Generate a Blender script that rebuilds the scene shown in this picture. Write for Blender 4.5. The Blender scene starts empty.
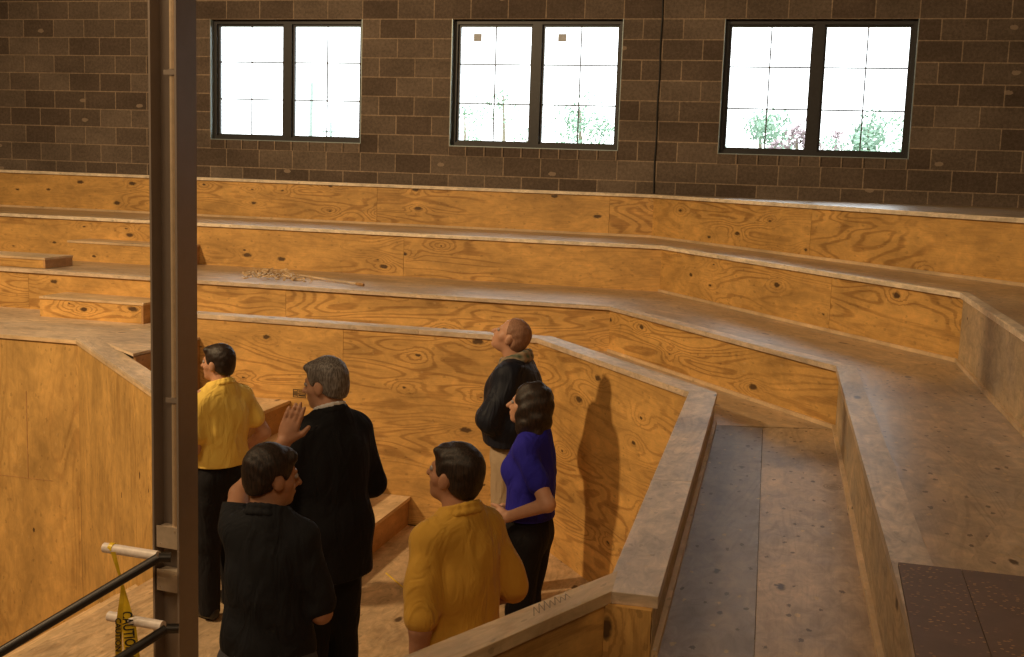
import bpy, bmesh, math, random
import numpy as np
from mathutils import Vector, Matrix

random.seed(7)
rng = np.random.default_rng(7)
SC = bpy.context.scene
COL = SC.collection

# ------------------------------------------------------------------ camera
F_PX, YAW, PITCH, ROLL = 1150.0, 0.2599, -0.1363, 0.0339
CZ = 2.6
cam_d = bpy.data.cameras.new('camera')
cam = bpy.data.objects.new('camera', cam_d)
COL.objects.link(cam)
cam_d.sensor_fit = 'HORIZONTAL'
cam_d.sensor_width = 36.0
cam_d.lens = F_PX / 1024.0 * 36.0
cam_d.clip_start = 0.05
cam_d.clip_end = 300
fw = Vector((-math.sin(YAW) * math.cos(PITCH), math.cos(YAW) * math.cos(PITCH), math.sin(PITCH)))
r0 = Vector((math.cos(YAW), math.sin(YAW), 0))
u0 = r0.cross(fw)
cr = r0 * math.cos(ROLL) + u0 * math.sin(ROLL)
cu = -r0 * math.sin(ROLL) + u0 * math.cos(ROLL)
cam.matrix_world = Matrix(((cr.x, cu.x, -fw.x, 0), (cr.y, cu.y, -fw.y, 0), (cr.z, cu.z, -fw.z, CZ), (0, 0, 0, 1)))
SC.camera = cam
SC.view_settings.view_transform = 'Standard'
SC.view_settings.look = 'None'
SC.view_settings.gamma = 1.0
SC.view_settings.use_curve_mapping = False
SC.view_settings.exposure = -0.06

# ------------------------------------------------------------------ daylight outside
W = bpy.data.worlds.new('overcast_sky')
SC.world = W
W.use_nodes = True
bg = W.node_tree.nodes['Background']
bg.inputs['Color'].default_value = (0.96, 0.98, 1.0, 1)
bg.inputs['Strength'].default_value = 4.8

# ------------------------------------------------------------------ work lamp of the hall, plus fill lights
def area(name, loc, target, size, power, color):
    l = bpy.data.lights.new(name, 'AREA')
    l.shape = 'DISK'; l.size = size; l.energy = power; l.color = color
    o = bpy.data.objects.new(name, l); COL.objects.link(o)
    o.location = loc
    o.rotation_euler = (Vector(target) - Vector(loc)).to_track_quat('-Z', 'Y').to_euler()
    return o
kl = bpy.data.lights.new('work_lamp_key', 'SPOT')
kl.energy = 2000; kl.color = (1.0, 0.71, 0.39); kl.spot_size = math.radians(108); kl.spot_blend = 1.0; kl.shadow_soft_size = 0.22
ko = bpy.data.objects.new('work_lamp_key', kl); COL.objects.link(ko)
ko.location = (-7.4, 2.4, 6.2)
ko.rotation_euler = (Vector((-4.0, 9.6, 1.4)) - ko.location).to_track_quat('-Z', 'Y').to_euler()
area('warm_fill_high', (-4.2, 0.6, 6.8), (-3.0, 8.5, 1.5), 2.2, 140, (1.0, 0.72, 0.42))  # added fill light, evens out the warm light over the pit
area('hall_fill', (0.8, -2.5, 6.6), (0.2, 5.5, 1.0), 2.4, 105, (1.0, 0.70, 0.40))

# ------------------------------------------------------------------ helpers
def un(x, y, z=None, d=None, Y=None):
    """ray through a picture point, met with a height, a depth or the back wall plane (measuring aid)"""
    v = cr * ((x - 512) / F_PX) - cu * ((y - 328.5) / F_PX) + fw
    t = (z - CZ) / v.z if z is not None else (Y / v.y if Y is not None else d)
    return Vector((v.x * t, v.y * t, v.z * t + CZ))

def link(name, me, mat=None, parent=None):
    o = bpy.data.objects.new(name, me)
    COL.objects.link(o)
    if mat is not None:
        me.materials.append(mat)
    if parent is not None:
        o.parent = parent
    return o

def tag(o, label=None, cat=None, group=None, kind=None):
    if label: o['label'] = label
    if cat: o['category'] = cat
    if group: o['group'] = group
    if kind: o['kind'] = kind
    return o

def thing(name, label, cat, loc=(0, 0, 0), rz=0, group=None):
    o = bpy.data.objects.new(name, None); COL.objects.link(o)
    o.location = loc; o.rotation_euler = (0, 0, rz)
    o.empty_display_size = 0.1
    return tag(o, label, cat, group)

class MB:
    def __init__(s):
        s.v = []; s.f = []; s.uv = []
    def face(s, pts, uvs=None):
        n = len(s.v); s.v += [tuple(p) for p in pts]
        s.f.append(list(range(n, n + len(pts))))
        s.uv.append(uvs or [(0, 0)] * len(pts))
    def hexa(s, b, t, uo=None):
        """box from 4 bottom + 4 top points (b counter-clockwise seen from above); uv in metres"""
        uo = uo if uo is not None else (random.uniform(0, 90), random.uniform(0, 90))
        quads = [[b[3], b[2], b[1], b[0]], [t[0], t[1], t[2], t[3]]]
        for i in range(4):
            j = (i + 1) % 4
            quads.append([b[i], b[j], t[j], t[i]])
        for q in quads:
            q = [Vector(p) for p in q]
            e1 = q[1] - q[0]; e2 = q[3] - q[0]
            l1 = e1.length; l2 = e2.length
            up = abs(e1.z) < 1e-6 and abs(e2.z) > 0.02 and l1 > 0.3
            if l1 >= l2 or up:
                uv = [(0, 0), (l1, 0), (l1, l2), (0, l2)]
            else:
                uv = [(0, 0), (0, l1), (l2, l1), (l2, 0)]
            s.face(q, [(a + uo[0], c + uo[1]) for a, c in uv])
    def box(s, x0, x1, y0, y1, z0, z1):
        s.hexa([(x0, y0, z0), (x1, y0, z0), (x1, y1, z0), (x0, y1, z0)], [(x0, y0, z1), (x1, y0, z1), (x1, y1, z1), (x0, y1, z1)])
    def slab(s, poly, z0, z1, udir=(1, 0)):
        """flat polygon plate, poly counter-clockwise"""
        uo = (random.uniform(0, 90), random.uniform(0, 90))
        ud = Vector(udir).normalized(); vd = Vector((-ud.y, ud.x))
        P = [Vector(p) for p in poly]
        uv = [(p.dot(ud) + uo[0], p.dot(vd) + uo[1]) for p in P]
        s.face([(p.x, p.y, z1) for p in P], uv)
        s.face([(p.x, p.y, z0) for p in reversed(P)], list(reversed(uv)))
        for i in range(len(P)):
            a, b = P[i], P[(i + 1) % len(P)]; l = (b - a).length
            s.face([(a.x, a.y, z0), (b.x, b.y, z0), (b.x, b.y, z1), (a.x, a.y, z1)],
                   [(uo[0], uo[1]), (uo[0] + l, uo[1]), (uo[0] + l, uo[1] + z1 - z0), (uo[0], uo[1] + z1 - z0)])
    def tube(s, pts, r, n=14, caps=True):
        pts = [Vector(p) for p in pts]
        rs = r if isinstance(r, (list, tuple)) else [r] * len(pts)
        rings = []
        up = None
        for i, p in enumerate(pts):
            d = (pts[min(i + 1, len(pts) - 1)] - pts[max(i - 1, 0)]).normalized()
            if up is None:
                up = d.orthogonal().normalized()
            up = (up - d * up.dot(d)).normalized(); sd = d.cross(up)
            rings.append([p + (up * math.cos(2 * math.pi * k / n) + sd * math.sin(2 * math.pi * k / n)) * rs[i] for k in range(n)])
        base = len(s.v)
        for rg in rings: s.v += [tuple(q) for q in rg]
        for i in range(len(pts) - 1):
            for k in range(n):
                a = base + i * n + k; b = base + i * n + (k + 1) % n
                s.f.append([a, b, b + n, a + n]); s.uv.append([(k / n, i), ((k + 1) / n, i), ((k + 1) / n, i + 1), (k / n, i + 1)])
        if caps:
            s.f.append([base + k for k in range(n)][::-1]); s.uv.append([(0, 0)] * n)
            e = base + (len(pts) - 1) * n
            s.f.append([e + k for k in range(n)]); s.uv.append([(0, 0)] * n)
    def build(s, name, mat, parent=None, smooth=False, bevel=0):
        me = bpy.data.meshes.new(name)
        me.from_pydata(s.v, [], s.f)
        ul = me.uv_layers.new(name='UVMap')
        flat = [c for f in s.uv for p in f for c in p]
        ul.data.foreach_set('uv', flat)
        me.update()
        if smooth:
            me.polygons.foreach_set('use_smooth', [True] * len(me.polygons))
            me.set_sharp_from_angle(angle=math.radians(40))
        o = link(name, me, mat, parent)
        if bevel:
            bm = bmesh.new(); bm.from_mesh(me); bmesh.ops.remove_doubles(bm, verts=bm.verts, dist=1e-5); bm.to_mesh(me); bm.free()
            b = o.modifiers.new('bevel', 'BEVEL'); b.width = bevel; b.segments = 2; b.limit_method = 'ANGLE'
        return o

# ------------------------------------------------------------------ materials
def new_mat(name, color=(0.5, 0.5, 0.5), rough=0.6, metal=0.0, spec=0.5):
    m = bpy.data.materials.new(name); m.use_nodes = True
    b = m.node_tree.nodes['Principled BSDF']
    b.inputs['Base Color'].default_value = (*color, 1)
    b.inputs['Roughness'].default_value = rough
    b.inputs['Metallic'].default_value = metal
    b.inputs['Specular IOR Level'].default_value = spec
    return m, m.node_tree.nodes, m.node_tree.links, b

class NB:
    """tiny node builder"""
    def __init__(s, m):
        s.n = m.node_tree.nodes; s.l = m.node_tree.links
    def put(s, v, sock):
        if hasattr(v, 'is_linked') or isinstance(v, bpy.types.NodeSocket): s.l.new(v, sock)
        else: sock.default_value = v
    def math(s, op, a, b=None, c=None, clamp=False):
        n = s.n.new('ShaderNodeMath'); n.operation = op; n.use_clamp = clamp
        s.put(a, n.inputs[0])
        if b is not None: s.put(b, n.inputs[1])
        if c is not None: s.put(c, n.inputs[2])
        return n.outputs[0]
    def map(s, vec, scale=(1, 1, 1), loc=(0, 0, 0), rot=(0, 0, 0)):
        n = s.n.new('ShaderNodeMapping'); s.l.new(vec, n.inputs['Vector'])
        n.inputs['Scale'].default_value = scale; n.inputs['Location'].default_value = loc; n.inputs['Rotation'].default_value = rot
        return n.outputs[0]
    def noise(s, vec, scale=1, detail=2, rough=0.5, dist=0.0, dim='3D'):
        n = s.n.new('ShaderNodeTexNoise'); n.noise_dimensions = dim
        s.l.new(vec, n.inputs['Vector'])
        n.inputs['Scale'].default_value = scale; n.inputs['Detail'].default_value = detail
        n.inputs['Roughness'].default_value = rough; n.inputs['Distortion'].default_value = dist
        return n.outputs['Fac']
    def ramp(s, fac, stops):
        n = s.n.new('ShaderNodeValToRGB'); s.put(fac, n.inputs[0])
        e = n.color_ramp.elements
        while len(e) < len(stops): e.new(0.5)
        for k, (p, c) in enumerate(stops):
            e[k].position = p; e[k].color = (*c, 1) if len(c) == 3 else c
        return n.outputs[0]
    def mix(s, fac, a, b, mode='MIX'):
        n = s.n.new('ShaderNodeMix'); n.data_type = 'RGBA'; n.blend_type = mode
        s.put(fac, n.inputs[0])
        s.put(a if not isinstance(a, tuple) else (*a[:3], 1), n.inputs[6]); s.put(b if not isinstance(b, tuple) else (*b[:3], 1), n.inputs[7])
        return n.outputs[2]
    def sstep(s, x, lo, hi):
        n = s.n.new('ShaderNodeMapRange'); n.interpolation_type = 'SMOOTHSTEP'
        s.put(x, n.inputs[0]); n.inputs[1].default_value = lo; n.inputs[2].default_value = hi
        n.inputs[3].default_value = 0; n.inputs[4].default_value = 1
        return n.outputs[0]

def plywood(name, light, dark, knot=0.72, grain=1.0, dirt=0.0, dirtcol=(0.2, 0.17, 0.15), rough=0.62, knotcol=(0.05, 0.022, 0.008), rings=13.0, specks=0.35):
    m, n, l, b = new_mat(name, light, rough)
    q = NB(m)
    uv = n.new('ShaderNodeTexCoord').outputs['UV']
    # knots: sparse cells of a stretched voronoi
    kv = q.map(uv, (2.1, 4.6, 1))
    vor = n.new('ShaderNodeTexVoronoi'); vor.voronoi_dimensions = '2D'; vor.inputs['Scale'].default_value = 1.0
    l.new(kv, vor.inputs['Vector'])
    dist = vor.outputs['Distance']
    sep = n.new('ShaderNodeSeparateColor'); l.new(vor.outputs['Color'], sep.inputs[0])
    has = q.math('GREATER_THAN', sep.outputs[0], knot)
    dist = q.math('MULTIPLY_ADD', q.math('SUBTRACT', q.noise(q.map(uv, (34, 34, 1)), 1.0, 2, 0.6, 0, '2D'), 0.5), 0.07, dist)
    size = q.math('MULTIPLY_ADD', sep.outputs[1], 0.085, 0.022)
    rel = q.math('DIVIDE', dist, size)
    spot = q.math('MULTIPLY', q.math('SUBTRACT', 1.0, q.sstep(rel, 0.55, 1.15)), has)
    pull = q.math('MULTIPLY', q.math('POWER', 2.718, q.math('MULTIPLY', q.math('MULTIPLY', dist, dist), -18.0)), has)
    # cathedral figure: contour lines of a long soft noise
    gv = q.map(uv, (0.55, 3.3, 1))
    base = q.noise(gv, 1.0, 2.0, 0.45, 0.35, '2D')
    base = q.math('MULTIPLY_ADD', pull, 0.22, base)
    ph = q.math('MULTIPLY', base, rings * 6.283)
    wig = q.noise(q.map(uv, (3, 30, 1)), 1.0, 2, 0.6, 0, '2D')
    s1 = q.math('SINE', q.math('MULTIPLY_ADD', wig, 2.2, ph))
    band = q.sstep(s1, 0.0, 1.0)
    zone = q.sstep(q.noise(q.map(uv, (0.5, 1.3, 1), (7, 3, 0)), 1.0, 1, 0.5, 0, '2D'), 0.38, 0.62)
    band = q.math('MULTIPLY', band, q.math('MULTIPLY_ADD', zone, 0.75, 0.25))
    streak = q.noise(q.map(uv, (4, 160, 1)), 1.0, 3, 0.65, 0, '2D')
    amt = q.math('MULTIPLY', q.math('ADD', q.math('MULTIPLY', band, 0.62), q.math('MULTIPLY', q.math('SUBTRACT', streak, 0.5), 0.9)), grain, clamp=True)
    col = q.mix(amt, light, dark)
    blot = q.noise(q.map(uv, (1.6, 4.0, 1), (31, 5, 0)), 1.0, 5, 0.62, 0.3, '2D')
    v = q.math('MULTIPLY_ADD', blot, 1.1, 0.45)
    hs = n.new('ShaderNodeHueSaturation'); l.new(col, hs.inputs['Color']); l.new(v, hs.inputs['Value'])
    col = hs.outputs[0]
    if dirt > 0:
        d1 = q.sstep(q.noise(q.map(uv, (1.6, 2.4, 1), (3, 9, 0)), 1.0, 5, 0.62, 0.2, '2D'), 0.40, 0.70)
        d2 = q.sstep(q.noise(q.map(uv, (22, 22, 1)), 1.0, 4, 0.7, 0, '2D'), 0.35, 0.8)
        col = q.mix(q.math('MULTIPLY', q.math('MULTIPLY_ADD', d2, 0.5, 0.5), q.math('MULTIPLY', d1, dirt)), col, dirtcol)
    # small scuffs, nail holes and crumbs
    sv = n.new('ShaderNodeTexVoronoi'); sv.voronoi_dimensions = '2D'; sv.inputs['Scale'].default_value = 1.0; l.new(q.map(uv, (11, 19, 1)), sv.inputs['Vector'])
    ss = n.new('ShaderNodeSeparateColor'); l.new(sv.outputs['Color'], ss.inputs[0])
    jag = q.math('MULTIPLY_ADD', q.noise(q.map(uv, (26, 44, 1), (5, 1, 0)), 1.0, 4, 0.7, 0, '2D'), 0.55, sv.outputs['Distance'])
    fleck = q.math('MULTIPLY', q.math('MULTIPLY', q.math('LESS_THAN', jag, 0.40), q.math('GREATER_THAN', ss.outputs[0], 0.70)), specks)
    col = q.mix(q.math('MULTIPLY', fleck, 0.75), col, q.mix(q.math('GREATER_THAN', ss.outputs[1], 0.62), knotcol, (0.62, 0.42, 0.20)))
    mott = q.noise(q.map(uv, (9, 16, 1), (11, 2, 0)), 1.0, 6, 0.72, 0.5, '2D')
    hs2 = n.new('ShaderNodeHueSaturation'); l.new(col, hs2.inputs['Color']); l.new(q.math('MULTIPLY_ADD', mott, 1.3 if dirt > 0 else 0.7, 0.35 if dirt > 0 else 0.65), hs2.inputs['Value'])
    col = hs2.outputs[0]
    col = q.mix(q.math('MULTIPLY', spot, 0.9), col, knotcol)
    l.new(col, b.inputs['Base Color'])
    bp = n.new('ShaderNodeBump'); bp.inputs['Strength'].default_value = 0.12; bp.inputs['Distance'].default_value = 0.004
    l.new(amt, bp.inputs['Height']); l.new(bp.outputs[0], b.inputs['Normal'])
    return m

M = {}
M['ply'] = plywood('orange_fir_plywood', (0.61, 0.345, 0.10), (0.27, 0.122, 0.028), knot=0.50)
M['ply_vert'] = plywood('orange_fir_plywood_plain', (0.55, 0.325, 0.10), (0.37, 0.19, 0.05), knot=0.86, grain=0.8)
M['ply_rim'] = M['ply']
M['tread'] = plywood('dusty_plywood_tread', (0.52, 0.37, 0.225), (0.34, 0.225, 0.13), knot=0.70, grain=0.8, dirt=0.65, dirtcol=(0.26, 0.22, 0.18), rough=0.33, specks=1.0)
M['tread_low'] = plywood('brown_plywood_tread', (0.48, 0.335, 0.20), (0.31, 0.205, 0.12), knot=0.66, grain=0.8, dirt=0.75, dirtcol=(0.25, 0.20, 0.17), rough=0.5, specks=1.0)
M['tread_grey'] = plywood('soiled_grey_plywood_tread', (0.33, 0.25, 0.18), (0.20, 0.145, 0.105), knot=0.60, grain=0.7, dirt=0.85, dirtcol=(0.36, 0.31, 0.28), rough=0.5, specks=1.0)
M['nosing'] = plywood('pale_plywood_nosing', (0.64, 0.49, 0.34), (0.47, 0.33, 0.21), knot=0.9, grain=0.6, dirt=0.35, dirtcol=(0.36, 0.32, 0.29), rough=0.45)
M['rubbed'] = plywood('worn_plywood_panel', (0.52, 0.37, 0.20), (0.36, 0.23, 0.11), knot=0.80, grain=0.8, dirt=0.5, dirtcol=(0.30, 0.25, 0.20))
M['floor'] = plywood('subfloor_plywood', (0.58, 0.40, 0.23), (0.42, 0.26, 0.13), knot=0.75, grain=0.8, dirt=0.5, dirtcol=(0.34, 0.25, 0.17))
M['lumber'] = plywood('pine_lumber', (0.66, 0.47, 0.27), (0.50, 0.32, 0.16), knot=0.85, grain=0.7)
M['lumber_dark'] = plywood('dark_and_shaded_lumber', (0.46, 0.25, 0.10), (0.32, 0.16, 0.06), knot=0.9, grain=0.7)  # darker lumber; on right-facing risers and ends the colour carries their shade

def simple(name, color, rough=0.6, metal=0, spec=0.5, var=0.12, scale=30, bump=0.0):
    m, n, l, b = new_mat(name, color, rough, metal, spec)
    q = NB(m)
    co = n.new('ShaderNodeTexCoord').outputs['Object']
    nz = q.noise(co, scale, 3, 0.6)
    dk = tuple(c * (1 - var * 2) for c in color); lt = tuple(min(1, c * (1 + var * 2)) for c in color)
    l.new(q.mix(nz, dk, lt), b.inputs['Base Color'])
    if bump:
        bp = n.new('ShaderNodeBump'); bp.inputs['Strength'].default_value = bump; bp.inputs['Distance'].default_value = 0.003
        l.new(nz, bp.inputs['Height']); l.new(bp.outputs[0], b.inputs['Normal'])
    return m
M['frame'] = simple('bronze_window_frame', (0.035, 0.033, 0.035), 0.45, 0.3)
M['muntin'] = simple('window_muntin', (0.10, 0.11, 0.13), 0.5)
M['galv'] = simple('grey_flashing', (0.35, 0.42, 0.44), 0.4, 0.5)
M['steel'] = simple('primer_painted_steel', (0.27, 0.215, 0.175), 0.42, 0.3, var=0.06, scale=12)
M['conduit'] = simple('galvanized_conduit', (0.62, 0.46, 0.30), 0.38, 0.5)
M['jbox'] = simple('electrical_box', (0.48, 0.38, 0.28), 0.5, 0.3)
M['pipe'] = simple('black_pipe', (0.035, 0.03, 0.028), 0.38, 0.4)
M['tube'] = simple('white_tube', (0.78, 0.68, 0.62), 0.45)
M['cable'] = simple('black_cable', (0.015, 0.014, 0.013), 0.6)
M['tape'] = simple('yellow_tape', (0.80, 0.55, 0.03), 0.35)
M['ink'] = simple('black_ink', (0.02, 0.016, 0.012), 0.6)
M['pencil'] = simple('pencil_mark', (0.22, 0.16, 0.10), 0.7)
M['sticker'] = simple('grey_pane_sticker', (0.55, 0.58, 0.66), 0.6)
M['drywall'] = simple('painted_drywall', (0.42, 0.38, 0.33), 0.85, scale=2)
M['ceiling'] = simple('ceiling_deck', (0.33, 0.31, 0.29), 0.85, scale=2)
M['bark'] = simple('bark', (0.22, 0.18, 0.14), 0.9)
M['pole'] = simple('weathered_pole', (0.30, 0.34, 0.34), 0.8)
M['leaf'] = simple('pale_green_leaves', (0.23, 0.34, 0.26), 0.8, var=0.3, scale=2)
M['leaf_red'] = simple('reddish_leaves', (0.30, 0.23, 0.25), 0.8, var=0.2, scale=2)
M['grass'] = simple('grass_field', (0.20, 0.30, 0.12), 0.9, scale=1)

def hardboard():
    m, n, l, b = new_mat('brown_hardboard', (0.14, 0.085, 0.06), 0.6)
    q = NB(m); uv = n.new('ShaderNodeTexCoord').outputs['UV']
    sp = n.new('ShaderNodeTexVoronoi'); sp.voronoi_dimensions = '2D'; l.new(q.map(uv, (85, 60, 1)), sp.inputs['Vector']); sp.inputs['Scale'].default_value = 1
    s = n.new('ShaderNodeSeparateColor'); l.new(sp.outputs['Color'], s.inputs[0])
    dust = q.math('MULTIPLY', q.math('LESS_THAN', sp.outputs['Distance'], 0.24), q.math('GREATER_THAN', s.outputs[0], 0.6))
    clump = q.sstep(q.noise(q.map(uv, (6, 6, 1)), 1, 3, 0.6, 0, '2D'), 0.38, 0.6)
    dust = q.math('MULTIPLY', dust, clump)
    base = q.mix(q.noise(q.map(uv, (8, 8, 1)), 1, 4, 0.7, 0, '2D'), (0.13, 0.080, 0.052), (0.22, 0.14, 0.092))
    l.new(q.mix(q.math('MULTIPLY', dust, 0.85), base, (0.55, 0.30, 0.12)), b.inputs['Base Color'])
    return m
M['hardboard'] = hardboard()
M['nosing_light'] = plywood('pale_plywood_edge', (0.84, 0.70, 0.52), (0.66, 0.50, 0.34), knot=0.95, grain=0.4, dirt=0.15, dirtcol=(0.5, 0.42, 0.34), rough=0.4)  # paler nosing tone, used on the two upper tiers

BW, BH = 0.4064, 0.2032
WU0, WZ0, WY = -3.917, CZ + 0.14, 11.85
def block_mat(name='concrete_block', rot=False):
    m, n, l, b = new_mat(name, (0.2, 0.15, 0.12), 0.92, spec=0.2)
    q = NB(m); uv = n.new('ShaderNodeTexCoord').outputs['UV']
    br = n.new('ShaderNodeTexBrick'); l.new(uv, br.inputs['Vector'])
    br.offset = 0.5; br.inputs['Scale'].default_value = 1.0
    br.inputs['Brick Width'].default_value = BW; br.inputs['Row Height'].default_value = BH
    br.inputs['Mortar Size'].default_value = 0.0065; br.inputs['Mortar Smooth'].default_value = 0.25
    br.inputs['Color1'].default_value = (0.115, 0.083, 0.063, 1); br.inputs['Color2'].default_value = (0.195, 0.148, 0.113, 1)
    br.inputs['Mortar'].default_value = (0.34, 0.25, 0.175, 1); br.inputs['Bias'].default_value = -0.1
    sp = q.noise(q.map(uv, (34, 34, 1)), 1, 6, 0.8, 0, '2D')
    bl = q.noise(q.map(uv, (1.3, 2.6, 1)), 1, 4, 0.6, 0, '2D')
    v = q.math('MULTIPLY', q.math('MULTIPLY_ADD', sp, 1.5, 0.22), q.math('MULTIPLY_ADD', bl, 0.9, 0.55))
    hs = n.new('ShaderNodeHueSaturation'); l.new(br.outputs['Color'], hs.inputs['Color']); l.new(v, hs.inputs['Value'])
    # pale chips
    vo = n.new('ShaderNodeTexVoronoi'); vo.voronoi_dimensions = '2D'; l.new(q.map(uv, (1.6, 3, 1)), vo.inputs['Vector']); vo.inputs['Scale'].default_value = 1
    s = n.new('ShaderNodeSeparateColor'); l.new(vo.outputs['Color'], s.inputs[0])
    dd = q.math('MULTIPLY_ADD', sp, -0.06, vo.outputs['Distance'])
    chip = q.math('MULTIPLY', q.math('LESS_THAN', dd, 0.035), q.math('GREATER_THAN', s.outputs[0], 0.78))
    c = q.mix(q.math('MULTIPLY', chip, 0.65), hs.outputs[0], (0.40, 0.30, 0.22))
    l.new(c, b.inputs['Base Color'])
    bp = n.new('ShaderNodeBump'); bp.inputs['Strength'].default_value = 0.5; bp.inputs['Distance'].default_value = 0.008
    l.new(q.math('SUBTRACT', q.math('MULTIPLY', sp, 0.3), br.outputs['Fac']), bp.inputs['Height']); l.new(bp.outputs[0], b.inputs['Normal'])
    return m
M['block'] = block_mat()

def glass_mat():
    m = bpy.data.materials.new('window_glass'); m.use_nodes = True
    n, l = m.node_tree.nodes, m.node_tree.links
    n.remove(n['Principled BSDF'])
    t = n.new('ShaderNodeBsdfTransparent'); t.inputs[0].default_value = (0.96, 0.98, 0.98, 1)
    g = n.new('ShaderNodeBsdfGlossy'); g.inputs['Roughness'].default_value = 0.03
    fr = n.new('ShaderNodeFresnel'); fr.inputs[0].default_value = 1.35
    mx = n.new('ShaderNodeMixShader'); l.new(fr.outputs[0], mx.inputs[0]); l.new(t.outputs[0], mx.inputs[1]); l.new(g.outputs[0], mx.inputs[2])
    l.new(mx.outputs[0], n['Material Output'].inputs[0])
    return m
M['glass'] = glass_mat()

# ------------------------------------------------------------------ room shell
ZF, Z1, ZCAP, Z2, Z3, Z4 = 0.0, 1.27, 1.45, 1.61, 2.0, 2.41
RX0, RX1, RY0, RZC, ZLOW = -13.0, 7.5, -5.0, 7.4, -2.2

WINS = [(-7.0, -2.5), (0.0, 4.5), (7.0, 11.5)]
VT, VB = 7.0, 0.5
def wx(u): return WU0 + u * BW
def wz(v): return WZ0 + v * BH
def block_piece(mb, x0, x1, z0, z1, th=0.2):
    y0, y1 = WY, WY + th
    def uvp(x, z): return (x - WU0, z - WZ0 - 7 * BH)
    mb.face([(x0, y0, z0), (x1, y0, z0), (x1, y0, z1), (x0, y0, z1)], [uvp(x0, z0), uvp(x1, z0), uvp(x1, z1), uvp(x0, z1)])
    mb.face([(x1, y1, z0), (x0, y1, z0), (x0, y1, z1), (x1, y1, z1)], [uvp(x1, z0), uvp(x0, z0), uvp(x0, z1), uvp(x1, z1)])
    mb.face([(x0, y1, z0), (x0, y0, z0), (x0, y0, z1), (x0, y1, z1)], [(0.1, z0 - WZ0), (0.3, z0 - WZ0), (0.3, z1 - WZ0), (0.1, z1 - WZ0)])
    mb.face([(x1, y0, z0), (x1, y1, z0), (x1, y1, z1), (x1, y0, z1)], [(0.1, z0 - WZ0), (0.3, z0 - WZ0), (0.3, z1 - WZ0), (0.1, z1 - WZ0)])
    mb.face([(x0, y0, z1), (x1, y0, z1), (x1, y1, z1), (x0, y1, z1)], [(x0, 0.05), (x1, 0.05), (x1, 0.15), (x0, 0.15)])
    mb.face([(x0, y1, z0), (x1, y1, z0), (x1, y0, z0), (x0, y0, z0)], [(x0, 0.05), (x1, 0.05), (x1, 0.15), (x0, 0.15)])
mb = MB()
block_piece(mb, RX0, RX1, ZLOW, wz(0.0))
block_piece(mb, RX0, RX1, wz(VT), RZC)
xs = [RX0] + [wx(u) for w in WINS for u in w] + [RX1]
for i in range(0, len(xs), 2):
    block_piece(mb, xs[i], xs[i + 1], wz(0.0), wz(VT))
tag(mb.build('wall_back', M['block']), kind='structure')
mb = MB(); mb.box(RX0 - 0.2, RX0, RY0, WY + 0.2, ZLOW, RZC); tag(mb.build('wall_left', M['drywall']), kind='structure')
mb = MB(); mb.box(RX1, RX1 + 0.2, RY0, WY + 0.2, ZLOW, RZC); tag(mb.build('wall_right', M['drywall']), kind='structure')
mb = MB(); mb.box(RX0 - 0.2, RX1 + 0.2, RY0 - 0.2, RY0, ZLOW, RZC); tag(mb.build('wall_front', M['drywall']), kind='structure')
mb = MB(); mb.box(RX0 - 0.2, RX1 + 0.2, RY0 - 0.2, WY + 0.2, RZC, RZC + 0.2); tag(mb.build('ceiling', M['ceiling']), kind='structure')

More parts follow.
